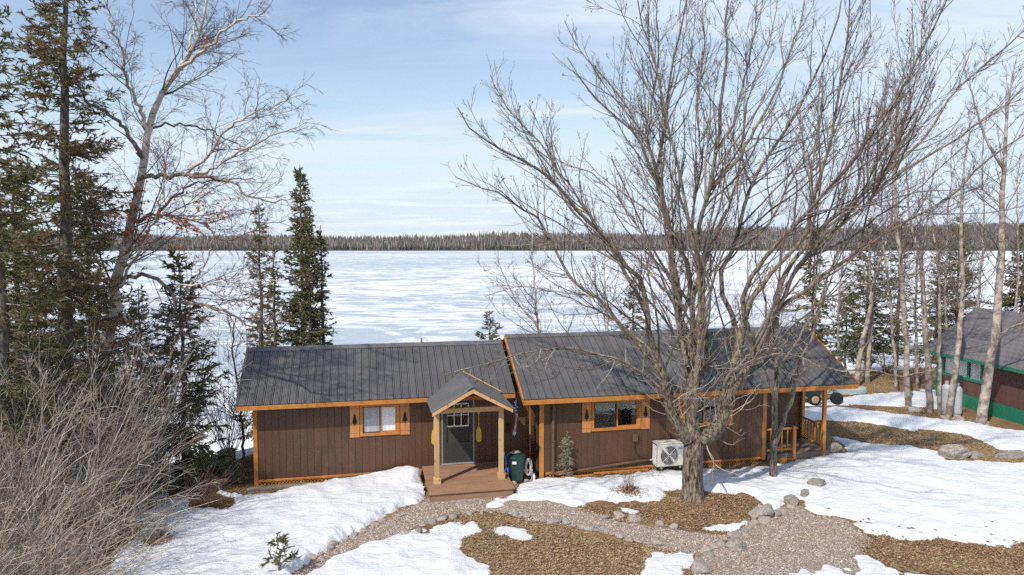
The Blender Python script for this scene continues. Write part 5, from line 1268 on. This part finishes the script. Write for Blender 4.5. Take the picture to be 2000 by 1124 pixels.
def birch():
    rng = np.random.RandomState(44); D = 19.0; base = np.array(at_d(186, 985, D)); base[2] = float(gz(base[0], base[1]))
    e = tree_obj('birch_tree', 'large gnarled white birch with forked trunk and fine purple twigs on the left', 'tree', base)
    T = [([(186,985),(190,850),(195,760),(200,711),(205,661),(228,611),(222,555),(244,500),(249,470),(259,429),(274,359),(284,299),(286,259),(299,219),(319,179),(344,140),(379,90),(399,30),(410,-60)], .23, D, D+.3),
         ([(286,262),(279,219),(249,164),(239,100),(214,50),(210,-20)], .075, D+.2, D-1.2),
         ([(279,310),(249,259),(199,214),(169,199),(149,164),(110,144)], .085, D+.1, D-1.4),
         ([(344,140),(409,90),(449,50),(498,30),(530,40)], .07, D+.2, D-1.0),
         ([(330,165),(360,120),(376,60),(384,0),(390,-50)], .06, D+.2, D+1.5),
         ([(270,352),(299,344),(359,344),(449,354),(479,379),(529,394),(573,387)], .085, D+.1, D-1.4),
         ([(359,344),(399,309),(449,249),(498,219),(560,195),(590,185)], .06, D-.3, D-1.6),
         ([(370,346),(414,329),(464,299),(523,269),(580,250),(602,235)], .06, D-.3, D+.8),
         ([(290,250),(340,245),(390,250),(450,275),(490,290)], .045, D+.2, D+1.8),
         ([(265,435),(309,414),(349,379),(379,359),(440,350),(500,350)], .06, D+.1, D+1.4),
         ([(236,560),(249,530),(284,469),(299,434),(319,379),(324,339),(320,290)], .055, D-.1, D-1.8),
         ([(238,548),(261,539),(300,544),(333,567),(344,589),(383,594),(433,605),(461,622),(500,639),(516,633),(544,611),(566,605)], .075, D-.1, D-1.2),
         ([(344,592),(330,625),(311,644),(278,650),(250,655)], .05, D-.4, D-.9),
         ([(340,590),(349,585),(379,552),(405,499),(420,450)], .045, D-.4, D-1.2),
         ([(345,560),(420,552),(500,552),(550,548)], .035, D-.6, D-1.8),
         ([(235,610),(260,640),(270,665),(283,700)], .04, D-.2, D-1.5),
         ([(260,430),(330,420),(400,440),(440,470),(520,440),(560,430)], .04, D, D-1.6),
         ([(225,600),(180,560),(120,520),(60,505),(10,500)], .06, D, D-2.0)]
    PL, RL = [], []
    for i, (t_, r0, a, b) in enumerate(T):
        P, R = limb(t_, r0*.8, .010, 26, a, b, rng, .03 if i else .012); PL.append(P); RL.append(R)
        if i == 0:
            s = np.linspace(0, 1, 26); R[:] = np.interp(s, [0, .25, .5, .75, 1], [.24, .18, .12, .08, .02]); RL[-1] = R
        acc = Acc(); tubes(acc, P[None], R[None], 12 if i == 0 else 7); accobj('trunk' if i == 0 else 'limb', acc, M['birch'] if i in (0, 1, 3, 4, 6, 7, 10, 13, 14, 15) else M['maplelimb'], e, base, sm=True)
    PL, RL = np.array(PL), np.array(RL); PU_, RU_ = PL[:, 4:], RL[:, 4:]
    PU_[0, :, :] = PL[0, 4:];
    sel = np.arange(len(PL)) != 0
    top = PL[:1, 11:]; topr = RL[:1, 11:]
    p1, r1 = spawn(rng, PL[sel], RL[sel], 3.0, .2, .97, (22, 45), .45, 1.0, 3.0, 8, .35, .10, .008, rmin=.007)
    p1t, r1t = spawn(rng, PL[:1, 10:], RL[:1, 10:], 2.2, 0, .95, (30, 55), .4, 1.4, 3.4, 8, .5, .10, .008, rmin=.007)
    pa = np.concatenate([resample_all(PL[sel], 8), p1, p1t]); ra = np.concatenate([resample_r(RL[sel], 8), r1, r1t])
    p2, r2 = spawn(rng, pa, ra, 2.7, .15, .99, (28, 60), .34, .5, 1.7, 7, .2, .11, .008, rmin=.0055)
    p2t, r2t = spawn(rng, top, topr, 3, .0, .99, (35, 70), .30, .9, 2.2, 7, .4, .12, .008, rmin=.006)
    p2 = np.concatenate([p2, p2t]); r2 = np.concatenate([r2, r2t])
    p3, r3 = spawn(rng, p2, r2, 7.5, .08, .99, (25, 55), .45, .35, 1.1, 5, -.15, .11, .007, rmin=.005)
    p4, r4 = spawn(rng, p3, r3, 7.0, .12, 1, (20, 50), .45, .16, .5, 3, -.5, .12, .008, rmin=.0048)
    C = Acc(); tubes(C, p1, r1, 5); tubes(C, p1t, r1t, 5); tubes(C, p2, r2, 4); tubes(C, p3, r3, 3); tubes(C, p4, r4, 3); accobj('crown', C, M['birchtwig'], e, base)
    # clinging orange leaves near the middle
    cs = [at_d(x, y, D-1.0) for x, y in ((255,330),(350,460),(330,450),(360,420),(120,600),(375,110),(400,400),(300,445),(270,430),(240,380),(210,650),(270,670),(285,440),(355,470),(395,425),(100,620))]
    pts = []
    al = p4[:, -1]
    for c in cs:
        d = np.linalg.norm(al-c, axis=1); pts.append(al[rng.permutation(np.where(d < .75)[0])[:46]])
    pts = np.concatenate(pts); n = len(pts); V = np.zeros((n, 4, 3)); a = rng.randn(n, 3); a /= np.linalg.norm(a, axis=1, keepdims=True); b = np.cross(a, rng.randn(n, 3)); b /= np.linalg.norm(b, axis=1, keepdims=True)
    s = (.028+.02*rng.rand(n))[:, None]; V[:, 0] = pts; V[:, 1] = pts+(a*.5+b*.6)*s*1.3; V[:, 2] = pts+a*s*2.2; V[:, 3] = pts+(a*.5-b*.6)*s*1.3; V[:, :, 2] -= .03
    L_ = Acc(); L_.add(V, np.arange(4*n).reshape(n, 4)); accobj('dead_leaves', L_, M['leafo'], e, base, 'stuff')
birch()

def stem_tree(name, label, cat, group, trace, r0, D0, D1, seed, bmat, tmat, dens=2.0, t0=.35, lmax=1.5, ang=(35, 65), trop=.45, extra=(), fine=True):
    rng = np.random.RandomState(seed); P, R = limb(trace, r0, .015, 22, D0, D1, rng, .02); base = P[0].copy()
    e = tree_obj(name, label, cat, base, group); acc = Acc(); tubes(acc, P[None], R[None], 9); accobj('trunk', acc, bmat, e, base, sm=True)
    PL, RL = [P], [R]
    for (t_, rr0, a, b) in extra:
        Q, S = limb(t_, rr0, .010, 22, a, b, rng, .015); PL.append(Q); RL.append(S); acc = Acc(); tubes(acc, Q[None], S[None], 6); accobj('limb', acc, bmat, e, base, sm=True)
    PL, RL = np.array(PL), np.array(RL)
    p2, r2 = spawn(rng, PL, RL, dens*2.4, t0, .99, ang, .34, .9, lmax*1.7, 8, trop, .12, .009, rmin=.009)
    p3, r3 = spawn(rng, p2, r2, 5., .12, 1, (28, 55), .4, .3, .9, 5, .3, .12, .008, rmin=.008); p4, r4 = spawn(rng, p3, r3, 5., .15, 1, (25, 55), .4, .12, .35, 3, .2, .12, .009, rmin=.007) if fine else (np.zeros((0, 3, 3)), np.zeros((0, 3)))
    C = Acc(); tubes(C, p2, r2, 4); tubes(C, p3, r3, 3); tubes(C, p4, r4, 3); accobj('crown', C, tmat, e, base)
G = 'pale-barked birches by the neighbouring cabin'
stem_tree('birch_tree', 'pale birch nearest the cart, leftmost of the slender row', 'tree', G, [(1774,797),(1770,700),(1765,600),(1757,500),(1750,420),(1748,330),(1752,230),(1745,120)], .13, 29, 29.3, 51, M['aspen'], M['mapletwig'])
stem_tree('birch_tree', 'pale birch with a kinked fork at mid height, second of the slender row', 'tree', G, [(1816,806),(1812,720),(1806,640),(1803,560),(1796,500),(1780,440),(1772,370),(1768,300)], .14, 28.2, 28.5, 52, M['aspen'], M['mapletwig'], extra=[([(1796,505),(1806,460),(1815,400),(1822,330)], .05, 28.3, 27.6)])
stem_tree('birch_tree', 'thinnest pale birch, standing left of the propane tanks', 'tree', G, [(1835,812),(1836,720),(1834,620),(1832,520),(1822,450),(1815,380)], .09, 27.7, 28, 53, M['aspen'], M['mapletwig'])
stem_tree('birch_tree', 'leaning pale birch with its trunk across the propane tanks', 'tree', G, [(1852,815),(1865,740),(1874,660),(1880,580),(1877,480),(1879,400),(1884,320),(1895,240)], .13, 27.3, 27.5, 54, M['aspen'], M['mapletwig'])
stem_tree('birch_tree', 'thick leaning birch in front of the maroon wall at far right', 'tree', G, [(1916,833),(1926,760),(1940,670),(1950,580),(1955,500),(1958,400),(1963,300),(1970,200),(1985,110)], .19, 26, 26.3, 55, M['aspen'], M['mapletwig'], extra=[([(1933,700),(1960,650),(2000,630),(2060,600)], .06, 26, 24.5), ([(1960,330),(1925,270),(1900,190),(1880,120)], .06, 26.2, 26.5)])
stem_tree('birch_tree', 'small fine-twigged birch on the bank behind the cabin ridge', 'tree', 'birches behind the roof', [(1075,860),(1065,720),(1052,640),(1045,580),(1040,500),(1042,430)], .10, 32, 32, 56, M['birch'], M['birchtwig'], 2.6, .3, 2.0, extra=[([(1052,640),(1010,590),(985,540),(970,500)], .05, 32, 31)])
stem_tree('birch_tree', 'slender birch rising behind the right wing roof, left of the main trunk', 'tree', 'birches behind the roof', [(1200,860),(1190,700),(1185,600),(1180,520),(1190,440)], .10, 31, 31, 57, M['birch'], M['birchtwig'], 2.2, .3, 1.6)
stem_tree('alder_tree', 'bare leaning tree at the shore right of the cart', 'tree', 'bare shore trees', [(1672,760),(1680,690),(1700,600),(1715,520),(1740,440),(1745,330)], .14, 33.5, 33.5, 58, M['aspen'], M['mapletwig'], 1.8, .35, 1.6)
stem_tree('alder_tree', 'bare straight tree at the shore just behind the right wing roof', 'tree', 'bare shore trees', [(1695,755),(1698,680),(1702,600),(1698,500),(1705,420)], .12, 34, 34, 59, M['aspen'], M['mapletwig'], 1.8, .35, 1.6)
stem_tree('alder_tree', 'bare tree on the left bank between the spruces and the cabin', 'tree', 'bare shore trees', [(478,930),(474,860),(470,790),(455,700),(460,620)], .05, 22, 22, 60, M['maplelimb'], M['birchtwig'], 3, .2, 1.2)

for k_, (lb_, tr_, D_) in enumerate((
    ('slender bare sapling just left of the leftmost slender birch', [(1752,775),(1748,690),(1740,600),(1728,500),(1722,400),(1730,300)], 31.5),
    ('slender bare sapling between the two kinked and leftmost birches', [(1793,770),(1790,690),(1788,600),(1792,500),(1800,400),(1806,300)], 31.8),
    ('slender bare sapling behind the propane tanks', [(1858,760),(1850,660),(1846,560),(1850,450),(1858,340),(1860,260)], 31.5),
    ('slender bare sapling seen over the left end of the neighbouring roof', [(1905,760),(1908,640),(1915,540),(1922,430),(1918,320),(1925,230)], 36),
    ('slender bare sapling over the middle of the neighbouring roof', [(1985,760),(1982,620),(1990,520),(1986,400),(1992,300)], 37),
    ('slender bare sapling at the shore behind the right porch roof', [(1640,740),(1636,640),(1640,560),(1650,470),(1648,380)], 35))):
    stem_tree('sapling_tree', lb_, 'tree', 'bare saplings on the right shore', tr_, .075, D_, D_, 160+k_, M['aspen'], M['mapletwig'], 2.0, .25, 1.2, fine=k_ < 3)

# ------------------------------------------------------------------ conifers
def spruce_meshes(rng, Ht, Rm, far=False, live0=.08, whorl=.28, nb=6, dens=1.0, shoot=.18, wid=.042, bare=.15, lean=(0, 0), top_r=.10, r_tr=None, taper=.85, dead=True, droop=.35, kp=8):
    r_tr = r_tr or Ht*.012
    n = 18; s = np.linspace(0, 1, n); P = np.zeros((n, 3)); P[:, 2] = s*Ht; P[:, 0] = lean[0]*s+.02*rng.randn(n); P[:, 1] = lean[1]*s+.02*rng.randn(n)
    R = r_tr*(1-s)**.9+.012; tr = Acc(); tubes(tr, P[None], R[None], 8)
    bs, bl, bd, dz = [], [], [], []
    h = live0*Ht
    while h < Ht*.985:
        f = h/Ht; L0 = Rm*(1-f)**taper+top_r
        for k in range(nb):
            if rng.rand() < .12: continue
            a = rng.rand()*6.283; l = L0*(.55+.55*rng.rand()); bs.append((np.interp(h, P[:, 2], P[:, 0]), np.interp(h, P[:, 2], P[:, 1]), h+rng.randn()*.06)); bl.append(l)
            up = .45*f**2-droop*(1-f)+.12*rng.randn(); bd.append((math.cos(a), math.sin(a), up))
        h += whorl*(.7+.6*rng.rand())*(1-.35*f)
    bs, bl, bd = np.array(bs), np.array(bl), np.array(bd); m = len(bs); bd /= np.linalg.norm(bd, axis=1, keepdims=True)
    Q = np.zeros((m, kp, 3)); Q[:, 0] = bs; Dn = bd.copy()
    for j in range(1, kp):
        Dn[:, 2] += .07*(j > 2)-.04*(j <= 2); Dn += rng.randn(m, 3)*.05; Dn /= np.linalg.norm(Dn, axis=1, keepdims=True); Q[:, j] = Q[:, j-1]+Dn*(bl/(kp-1))[:, None]
    QR = np.maximum(.004, (bl*.011)[:, None]*(1-.8*np.linspace(0, 1, kp))[None]); bw = Acc(); tubes(bw, Q, QR, 4)
    p2, r2 = spawn(rng, Q, QR, 13*dens, .14, 1., (35, 65), .34, .16, .7, 3, -.15, .08, .006, flat=.7, rmin=.004)
    if not far: tubes(bw, p2, r2, 3)
    # shoots carrying needles: crossed slim blades
    al = np.concatenate([p2[:, [0, 1]], p2[:, [1, 2]], .5*(p2[:, [0, 1]]+p2[:, [1, 2]]), Q[:, [kp-3, kp-2]], Q[:, [kp-2, kp-1]], Q[:, [kp-4, kp-3]]])
    al = al[rng.rand(len(al)) > bare]
    p3, _ = spawn(rng, p2, r2, (17 if far else 24)*dens, .1, 1., (30, 65), .35, .09, shoot*1.2, 2, -.1, .05, .006, flat=.6)
    al = np.concatenate([al, p3]) if len(p3) else al
    nd = Acc(); m = len(al); T = al[:, 1]-al[:, 0]; Ls = np.linalg.norm(T, axis=1, keepdims=True)+1e-9; T = T/Ls
    for rep in range(2):
        rv = rng.randn(m, 3)*(1, 1, .35); A = np.cross(T, rv); A /= np.linalg.norm(A, axis=1, keepdims=True)+1e-9
        ww = (wid*(.55+.7*rng.rand(m)))[:, None]*.5
        V = np.stack([al[:, 0]+A*ww, al[:, 1]+T*.04, al[:, 0]-A*ww], 1); nd.add(V, None, np.arange(3*m).reshape(m, 3))
    dm = None
    if dead:
        hs = rng.rand(int(60*Ht/8))*Ht*.9; a = rng.rand(len(hs))*6.28; l = .3+Rm*.55*rng.rand(len(hs))*(1-hs/Ht)
        P0 = np.stack([np.interp(hs, P[:, 2], P[:, 0]), np.interp(hs, P[:, 2], P[:, 1]), hs], 1); DD = np.stack([np.cos(a), np.sin(a), -.25+.3*rng.rand(len(hs))], 1)
        t_ = np.linspace(0, 1, 5)[None, :, None]; PD = P0[:, None]+DD[:, None]*l[:, None, None]*t_+rng.randn(len(hs), 5, 3)*.03; RD = (.008+.004*rng.rand(len(hs)))[:, None]*np.linspace(1, .4, 5)[None]
        dd, dr = spawn(rng, PD, RD, 6, .2, 1, (30, 70), .4, .15, .5, 4, -.1, .15, .007); dm = Acc(); tubes(dm, PD, RD, 3); tubes(dm, dd, dr, 3)
    return tr.mesh('trunk', True), bw.mesh('branches'), nd.mesh('needles'), (dm.mesh('dead_twigs') if dm else None)
def place_spruce(meshes, label, group, loc, scale=1., rot=0., mats=('sprucebark', 'deadtwig', 'needle'), name='spruce_tree'):
    e = bpy.data.objects.new(name, None); COL.objects.link(e); e.location = loc; e.rotation_euler = (0, 0, rot); e.scale = (scale,)*3 if not hasattr(scale, '__len__') else scale; tag(e, label, 'tree', group)
    for me, nm, mt in zip(meshes, ('trunk', 'branches', 'crown', 'dead_twigs'), (mats[0], mats[1], mats[2], mats[1])):
        if me is None: continue
        if len(me.materials) == 0: me.materials.append(M[mt])
        o_ = obj(nm, me, None, e)
        if nm in ('branches', 'dead_twigs'): o_['kind'] = 'stuff'
    return e
rs = np.random.RandomState(70)
def top_to(px, pytop, D, zb):
    p = at_d(px, pytop, D); return (p[0], p[1], zb), p[2]-zb
GL = 'narrow spruces on the bank behind the left roof'; GR = 'spruces along the right shore'
def one(px, pyt, D, Rm, label, group, seed, zb=None, mats=('sprucebark', 'deadtwig', 'needle'), **kw):
    p = at_d(px, pyt, D); zb = float(gz(p[0], p[1])) if zb is None else zb; Ht = p[2]-zb
    kw.setdefault('far', D > 28)
    if kw['far']: kw.setdefault('wid', .052)
    return place_spruce(spruce_meshes(np.random.RandomState(seed), Ht, Rm, **kw), label, group, (p[0], p[1], zb), 1., 0., mats)
BR = ('sprucebark', 'deadtwig', 'needleb')
one(505, 392, 29.5, 1.35, 'narrow spruce with thin brownish tip, leftmost behind the left roof', GL, 71, dens=1.0, bare=.22, taper=.75, mats=BR)
one(533, 470, 29, .85, 'shorter spruce pressed against the narrow brownish one', GL, 72, dens=1.0, taper=.8, mats=BR)
one(586, 322, 29.5, 1.75, 'tallest full spruce behind the left roof', GL, 73, dens=1.35, bare=.05, taper=.78, nb=6, whorl=.24)
one(601, 405, 29, 1.2, 'dense spruce doubled with the tallest one behind the left roof', GL, 74, dens=1.3, bare=.05, taper=.75, nb=6, whorl=.24)
one(627, 440, 29.5, 1.25, 'slim spruce with spreading low boughs, rightmost behind the left roof', GL, 75, dens=.95, taper=1.0)
one(956, 606, 30, 1.6, 'little spruce top peeping over the step between the two roofs', GL, 76, taper=.8, top_r=.14)
one(350, 490, 19.5, 1.75, 'mid-sized dark spruce in front of the bank left of the cabin', 'spruces left of the cabin', 77, zb=-.6, dens=1.25, bare=.05, taper=.7, live0=.12, droop=.25)
one(1237, 545, 31, 1.5, 'spruce behind the right roof just left of the big maple limbs', GR, 78, bare=.1)
one(1592, 432, 33, 1.75, 'slender spruce behind the right end of the cabin roof', GR, 79, dens=1.0, bare=.15)
one(1700, 425, 37, 2.8, 'broad open spruce at the shore right of the cabin', GR, 80, dens=.9, bare=.1, live0=.18)
one(1762, 400, 41, 2.1, 'dark thin spruce between the first two pale birches', GR, 81, dens=.75, bare=.25, live0=.22, mats=BR)
one(1835, 470, 42, 1.9, 'lower spruce standing behind the birch row', GR, 82, dens=.85, live0=.15, mats=BR)
one(1876, 420, 42, 2.6, 'full reddish spruce behind the neighbouring roof ridge end', GR, 83, dens=1.0, bare=.05, mats=BR)
one(2003, 430, 40, 2.8, 'large green spruce at the right edge behind the neighbouring roof', GR, 84, dens=1.1, bare=.0, nb=6)
one(1655, 560, 39, 1.7, 'short spruce between the cabin roof end and the broad open spruce', GR, 85, live0=.2)
# big ones on the left
one(74, -190, 17.6, 2.5, 'towering ragged spruce with bare grey trunk at upper left', 'spruces left of the cabin', 90, zb=-.4, dens=1.15, bare=.18, taper=.55, whorl=.34, nb=5, r_tr=.24, lean=(.55, .2), droop=.30, live0=.12, kp=9, shoot=.12, wid=.034, mats=BR)
one(-30, -60, 15.5, 2.1, 'dense spruce cut off by the left edge of view', 'spruces left of the cabin', 91, zb=-.3, dens=1.0, bare=.1, taper=.6, whorl=.38, live0=.25, droop=.3, shoot=.12, wid=.034)
one(165, 330, 21, 2.3, 'shorter dark spruce behind the big birch trunk', 'spruces left of the cabin', 92, zb=-1.0, dens=1.1, bare=.1, taper=.7)
one(20, 300, 20, 2.4, 'dark spruce behind the towering one at the left edge', 'spruces left of the cabin', 93, zb=-.8, dens=1.1, bare=.15, taper=.7, mats=BR)
one(270, 560, 22.5, 1.6, 'young spruce in the gap between birch trunk and mid-sized spruce', 'spruces left of the cabin', 94, zb=-1.4, dens=1.0)
# saplings
p = at_z(545, 1128); place_spruce(spruce_meshes(np.random.RandomState(95), .98, .48, live0=.25, whorl=.17, nb=4, dens=1.5, shoot=.05, wid=.035, bare=0, r_tr=.012, dead=False, droop=-.45, top_r=.03, kp=6, taper=.9), 'sapling spruce poking out of the snow at the bottom edge', None, (p[0], p[1], .0), name='spruce_sapling')
p = at_z(1107, 934); place_spruce(spruce_meshes(np.random.RandomState(96), 1.15, .10, live0=.05, whorl=.07, nb=5, dens=2.2, shoot=.05, wid=.014, bare=0, r_tr=.012, dead=False, droop=-1.2, top_r=.04, kp=5, taper=.6), 'narrow pale grey-green juniper against the right wing wall', None, (p[0], p[1], .0), mats=('sprucebark', 'lowtwig', 'needleg'), name='juniper')
def juvenile(px, py, Ht, seed, label):
    p = at_z(px, py); place_spruce(spruce_meshes(np.random.RandomState(seed), Ht, Ht*.4, live0=.1, whorl=.14, nb=5, dens=1.5, shoot=.06, wid=.03, bare=0, r_tr=.012, dead=False, droop=0., top_r=.05, kp=6), label, 'young spruces under the brush', (p[0], p[1], float(gz(p[0], p[1]))), name='spruce_sapling')
juvenile(455, 948, .9, 97, 'low green spruce sapling left of the cabin corner plank'); juvenile(395, 960, 1.0, 98, 'low green spruce sapling in the brush left of the stump')

# ------------------------------------------------------------------ shrubs
def shrub(name, label, cat, base, n, ht, spread, seed, tm, lean=(0, 0), dens=5., r=.006, curve=.2, group=None, sub=.35, leafbase=False):
    rng = np.random.RandomState(seed); a = rng.rand(n)*6.28; q = rng.rand(n)**.7; P = np.zeros((n, 8, 3)); b = np.asarray(base, float)
    D = np.stack([np.cos(a)*q*spread+lean[0], np.sin(a)*q*spread+lean[1], np.ones(n)], 1); D /= np.linalg.norm(D, axis=1, keepdims=True); L = ht*(.5+.6*rng.rand(n)); P[:, 0] = b+rng.randn(n, 3)*(.06*spread+.03, .06*spread+.03, 0)
    for j in range(1, 8):
        D += rng.randn(n, 3)*.05+np.array([lean[0], lean[1], 0])*curve*.2; D[:, 2] -= curve*.06; D /= np.linalg.norm(D, axis=1, keepdims=True); P[:, j] = P[:, j-1]+D*(L/7)[:, None]
    R = (r*(.6+.8*rng.rand(n)))[:, None]*np.linspace(1, .35, 8)[None]
    p2, r2 = spawn(rng, P, R, dens, .2, 1, (18, 45), sub, .15, ht*.35, 5, .2, .12, .008); p3, r3 = spawn(rng, p2, r2, dens, .2, 1, (20, 50), .4, .08, .3, 3, .1, .1, .01)
    e = tree_obj(name, label, cat, b, group); A = Acc(); tubes(A, P, R, 4); accobj('stems', A, M[tm], e, b); A = Acc(); tubes(A, p2, r2, 3); tubes(A, p3, r3, 3); accobj('twigs', A, M[tm], e, b, 'stuff')
    if leafbase:
        m = 260; xy = b[:2]+rng.randn(m, 2)*.16; V = np.zeros((m, 4, 3)); aa = rng.rand(m)*6.28
        for i, (u, v) in enumerate(((-1, 0), (0, .6), (1, 0), (0, -.6))):
            V[:, i, 0] = xy[:, 0]+.035*(u*np.cos(aa)-v*np.sin(aa)); V[:, i, 1] = xy[:, 1]+.035*(u*np.sin(aa)+v*np.cos(aa)); V[:, i, 2] = b[2]+.13+.06*rng.rand(m)
        A = Acc(); A.add(V, np.arange(4*m).reshape(m, 4)); accobj('leaf_pile', A, M['litter'], e, b, 'stuff')
    return e
p = at_z(1228, 968); shrub('bare_bush', 'upright red-brown bare bush in the snow before the right wing', 'bush', (p[0], p[1], .0), 22, .85, .38, 101, 'redtwig', dens=3, r=.007, leafbase=True)
p = at_z(958, 1052); shrub('bare_bush', 'wispy small bush on the leafy lawn beside a snow scrap', 'bush', (p[0], p[1], 0), 26, .42, .9, 102, 'grass', dens=6, r=.004)
p = at_z(308, 1072); shrub('bare_bush', 'spreading brown bush melted out of the left snowfield', 'bush', (p[0], p[1], .1), 40, 1.1, 1.1, 103, 'brushtwig', dens=5, r=.008, leafbase=True)
p = at_z(1432, 938); shrub('bare_bush', 'few dark twig tips poking from snow right of the maple', 'bush', (p[0], p[1], .0), 5, .35, .7, 104, 'redtwig', dens=3, r=.006)
p = at_z(385, 1000); shrub('bare_bush', 'reddish arching bush at the top edge of the left snowfield', 'bush', (p[0], p[1], 0), 45, 1.5, 1.0, 105, 'redtwig', dens=5, r=.007, lean=(.35, 0))
p = at_z(1275, 940); shrub('bare_bush', 'thin pale stems under the heat pump', 'bush', (p[0], p[1], 0), 7, .8, .7, 106, 'lowtwig', dens=3, r=.006)
p = at_z(1690, 742); shrub('bare_bush', 'tan brush clump on the shore behind the cart', 'bush', (p[0], p[1], 0), 60, 1.2, .9, 107, 'brushtwig', dens=4, r=.010)
p = at_z(1790, 748); shrub('bare_bush', 'brown shore brush between the birch trunks', 'bush', (p[0], p[1], 0), 60, 1.4, 1.1, 108, 'brushtwig', dens=4, r=.010)
p = at_z(1730, 730); shrub('bare_bush', 'dark shore brush in front of the dock', 'bush', (p[0], p[1], 0), 50, 1.8, .9, 109, 'redtwig', dens=4, r=.010)
for i_, (x_, y_, h_, lb) in enumerate(((-10.6, 20.2, 4.2, 'tall grey bare shrub on the bank beside the mid-sized spruce'), (-9.3, 22.0, 3.6, 'grey bare shrub on the snowy bank close to the cabin corner'), (-12.2, 19.4, 4.6, 'tall grey bare shrub under the big birch'), (-11.2, 22.6, 4.4, 'fine-twigged bare shrub at the foot of the lake bank'))):
    shrub('bare_bush', lb, 'bush', (x_, y_, float(gz(x_, y_))), 34, h_, .55, 130+i_, 'birchtwig', dens=3.4, r=.010, sub=.45)
# the thicket at lower left reads as one mass
def thicket():
    rng = np.random.RandomState(120); A = Acc(); n = 2100
    x = -13.2+8.6*rng.rand(n)**.85; y = 8.6+11.5*rng.rand(n)
    # right boundary of the thicket leans away from the snowfield
    lim = np.interp(y, [8.5, 10, 12.5, 14.5, 17, 20], [-6.2, -6.8, -8.0, -9.4, -9.6, -10.2]); k = (x < lim) & ((x/y < -.57) | ((x/y < -.47) & (rng.rand(n) < .26))); x, y = x[k], y[k]; n = len(x)
    P = np.zeros((n, 9, 3)); P[:, 0, 0] = x; P[:, 0, 1] = y; P[:, 0, 2] = gz(x, y)-.05
    hmax = np.interp(y, [8.6, 12, 16, 20], [2.6, 3.6, 3.8, 3.4]); L = hmax*(.45+.65*rng.rand(n))
    D = np.stack([.12+.40*rng.randn(n), .40*rng.randn(n), 1.15+0*x], 1); D /= np.linalg.norm(D, axis=1, keepdims=True)
    for j in range(1, 9):
        D += rng.randn(n, 3)*.07+np.array([.05, 0, -.075]); D /= np.linalg.norm(D, axis=1, keepdims=True); P[:, j] = P[:, j-1]+D*(L/8)[:, None]
    R = (.007+.012*rng.rand(n)**2)[:, None]*np.linspace(1, .3, 9)[None]
    tubes(A, P, R, 4); p2, r2 = spawn(rng, P, R, 3.0, .12, 1, (18, 55), .34, .35, 1.4, 5, .0, .12, .006, rmin=.0055); p3, r3 = spawn(rng, p2, r2, 3.2, .15, 1, (20, 55), .4, .15, .6, 3, .0, .12, .006, rmin=.005)
    tubes(A, p2, r2, 3); tubes(A, p3, r3, 3)
    # taller, sparser stems behind
    n = 520; x = -15.5+6.6*rng.rand(n); y = 13.5+7.5*rng.rand(n); k = (x < np.interp(y, [13, 15, 21], [-9.8, -9.3, -9.2])) & (x/y < -.57); x, y = x[k], y[k]; n = len(x)
    P = np.zeros((n, 9, 3)); P[:, 0, 0] = x; P[:, 0, 1] = y; P[:, 0, 2] = gz(x, y)-.05; L = 3.4+2.4*rng.rand(n)
    D = np.stack([.12+.28*rng.randn(n), .25*rng.randn(n), 1.3+0*x], 1); D /= np.linalg.norm(D, axis=1, keepdims=True)
    for j in range(1, 9):
        D += rng.randn(n, 3)*.07+np.array([.02, 0, -.02]); D /= np.linalg.norm(D, axis=1, keepdims=True); P[:, j] = P[:, j-1]+D*(L/8)[:, None]
    R = (.008+.012*rng.rand(n)**2)[:, None]*np.linspace(1, .3, 9)[None]
    tubes(A, P, R, 4); p2, r2 = spawn(rng, P, R, 2.8, .2, 1, (20, 55), .30, .4, 1.6, 5, .1, .12, .006, rmin=.0058); p3, r3 = spawn(rng, p2, r2, 4, .12, 1, (20, 55), .42, .2, .7, 4, .0, .12, .006, rmin=.005)
    tubes(A, p2, r2, 3); tubes(A, p3, r3, 3)
    o_ = obj('brush_thicket', A.mesh('brush_thicket'), M['brushtwig'], kind='stuff'); o_['label'] = 'dense tangle of grey-brown bare brush filling the lower left'; o_['category'] = 'brush'
thicket()
print('tris', sum(len(m_.polygons) for m_ in bpy.data.meshes))
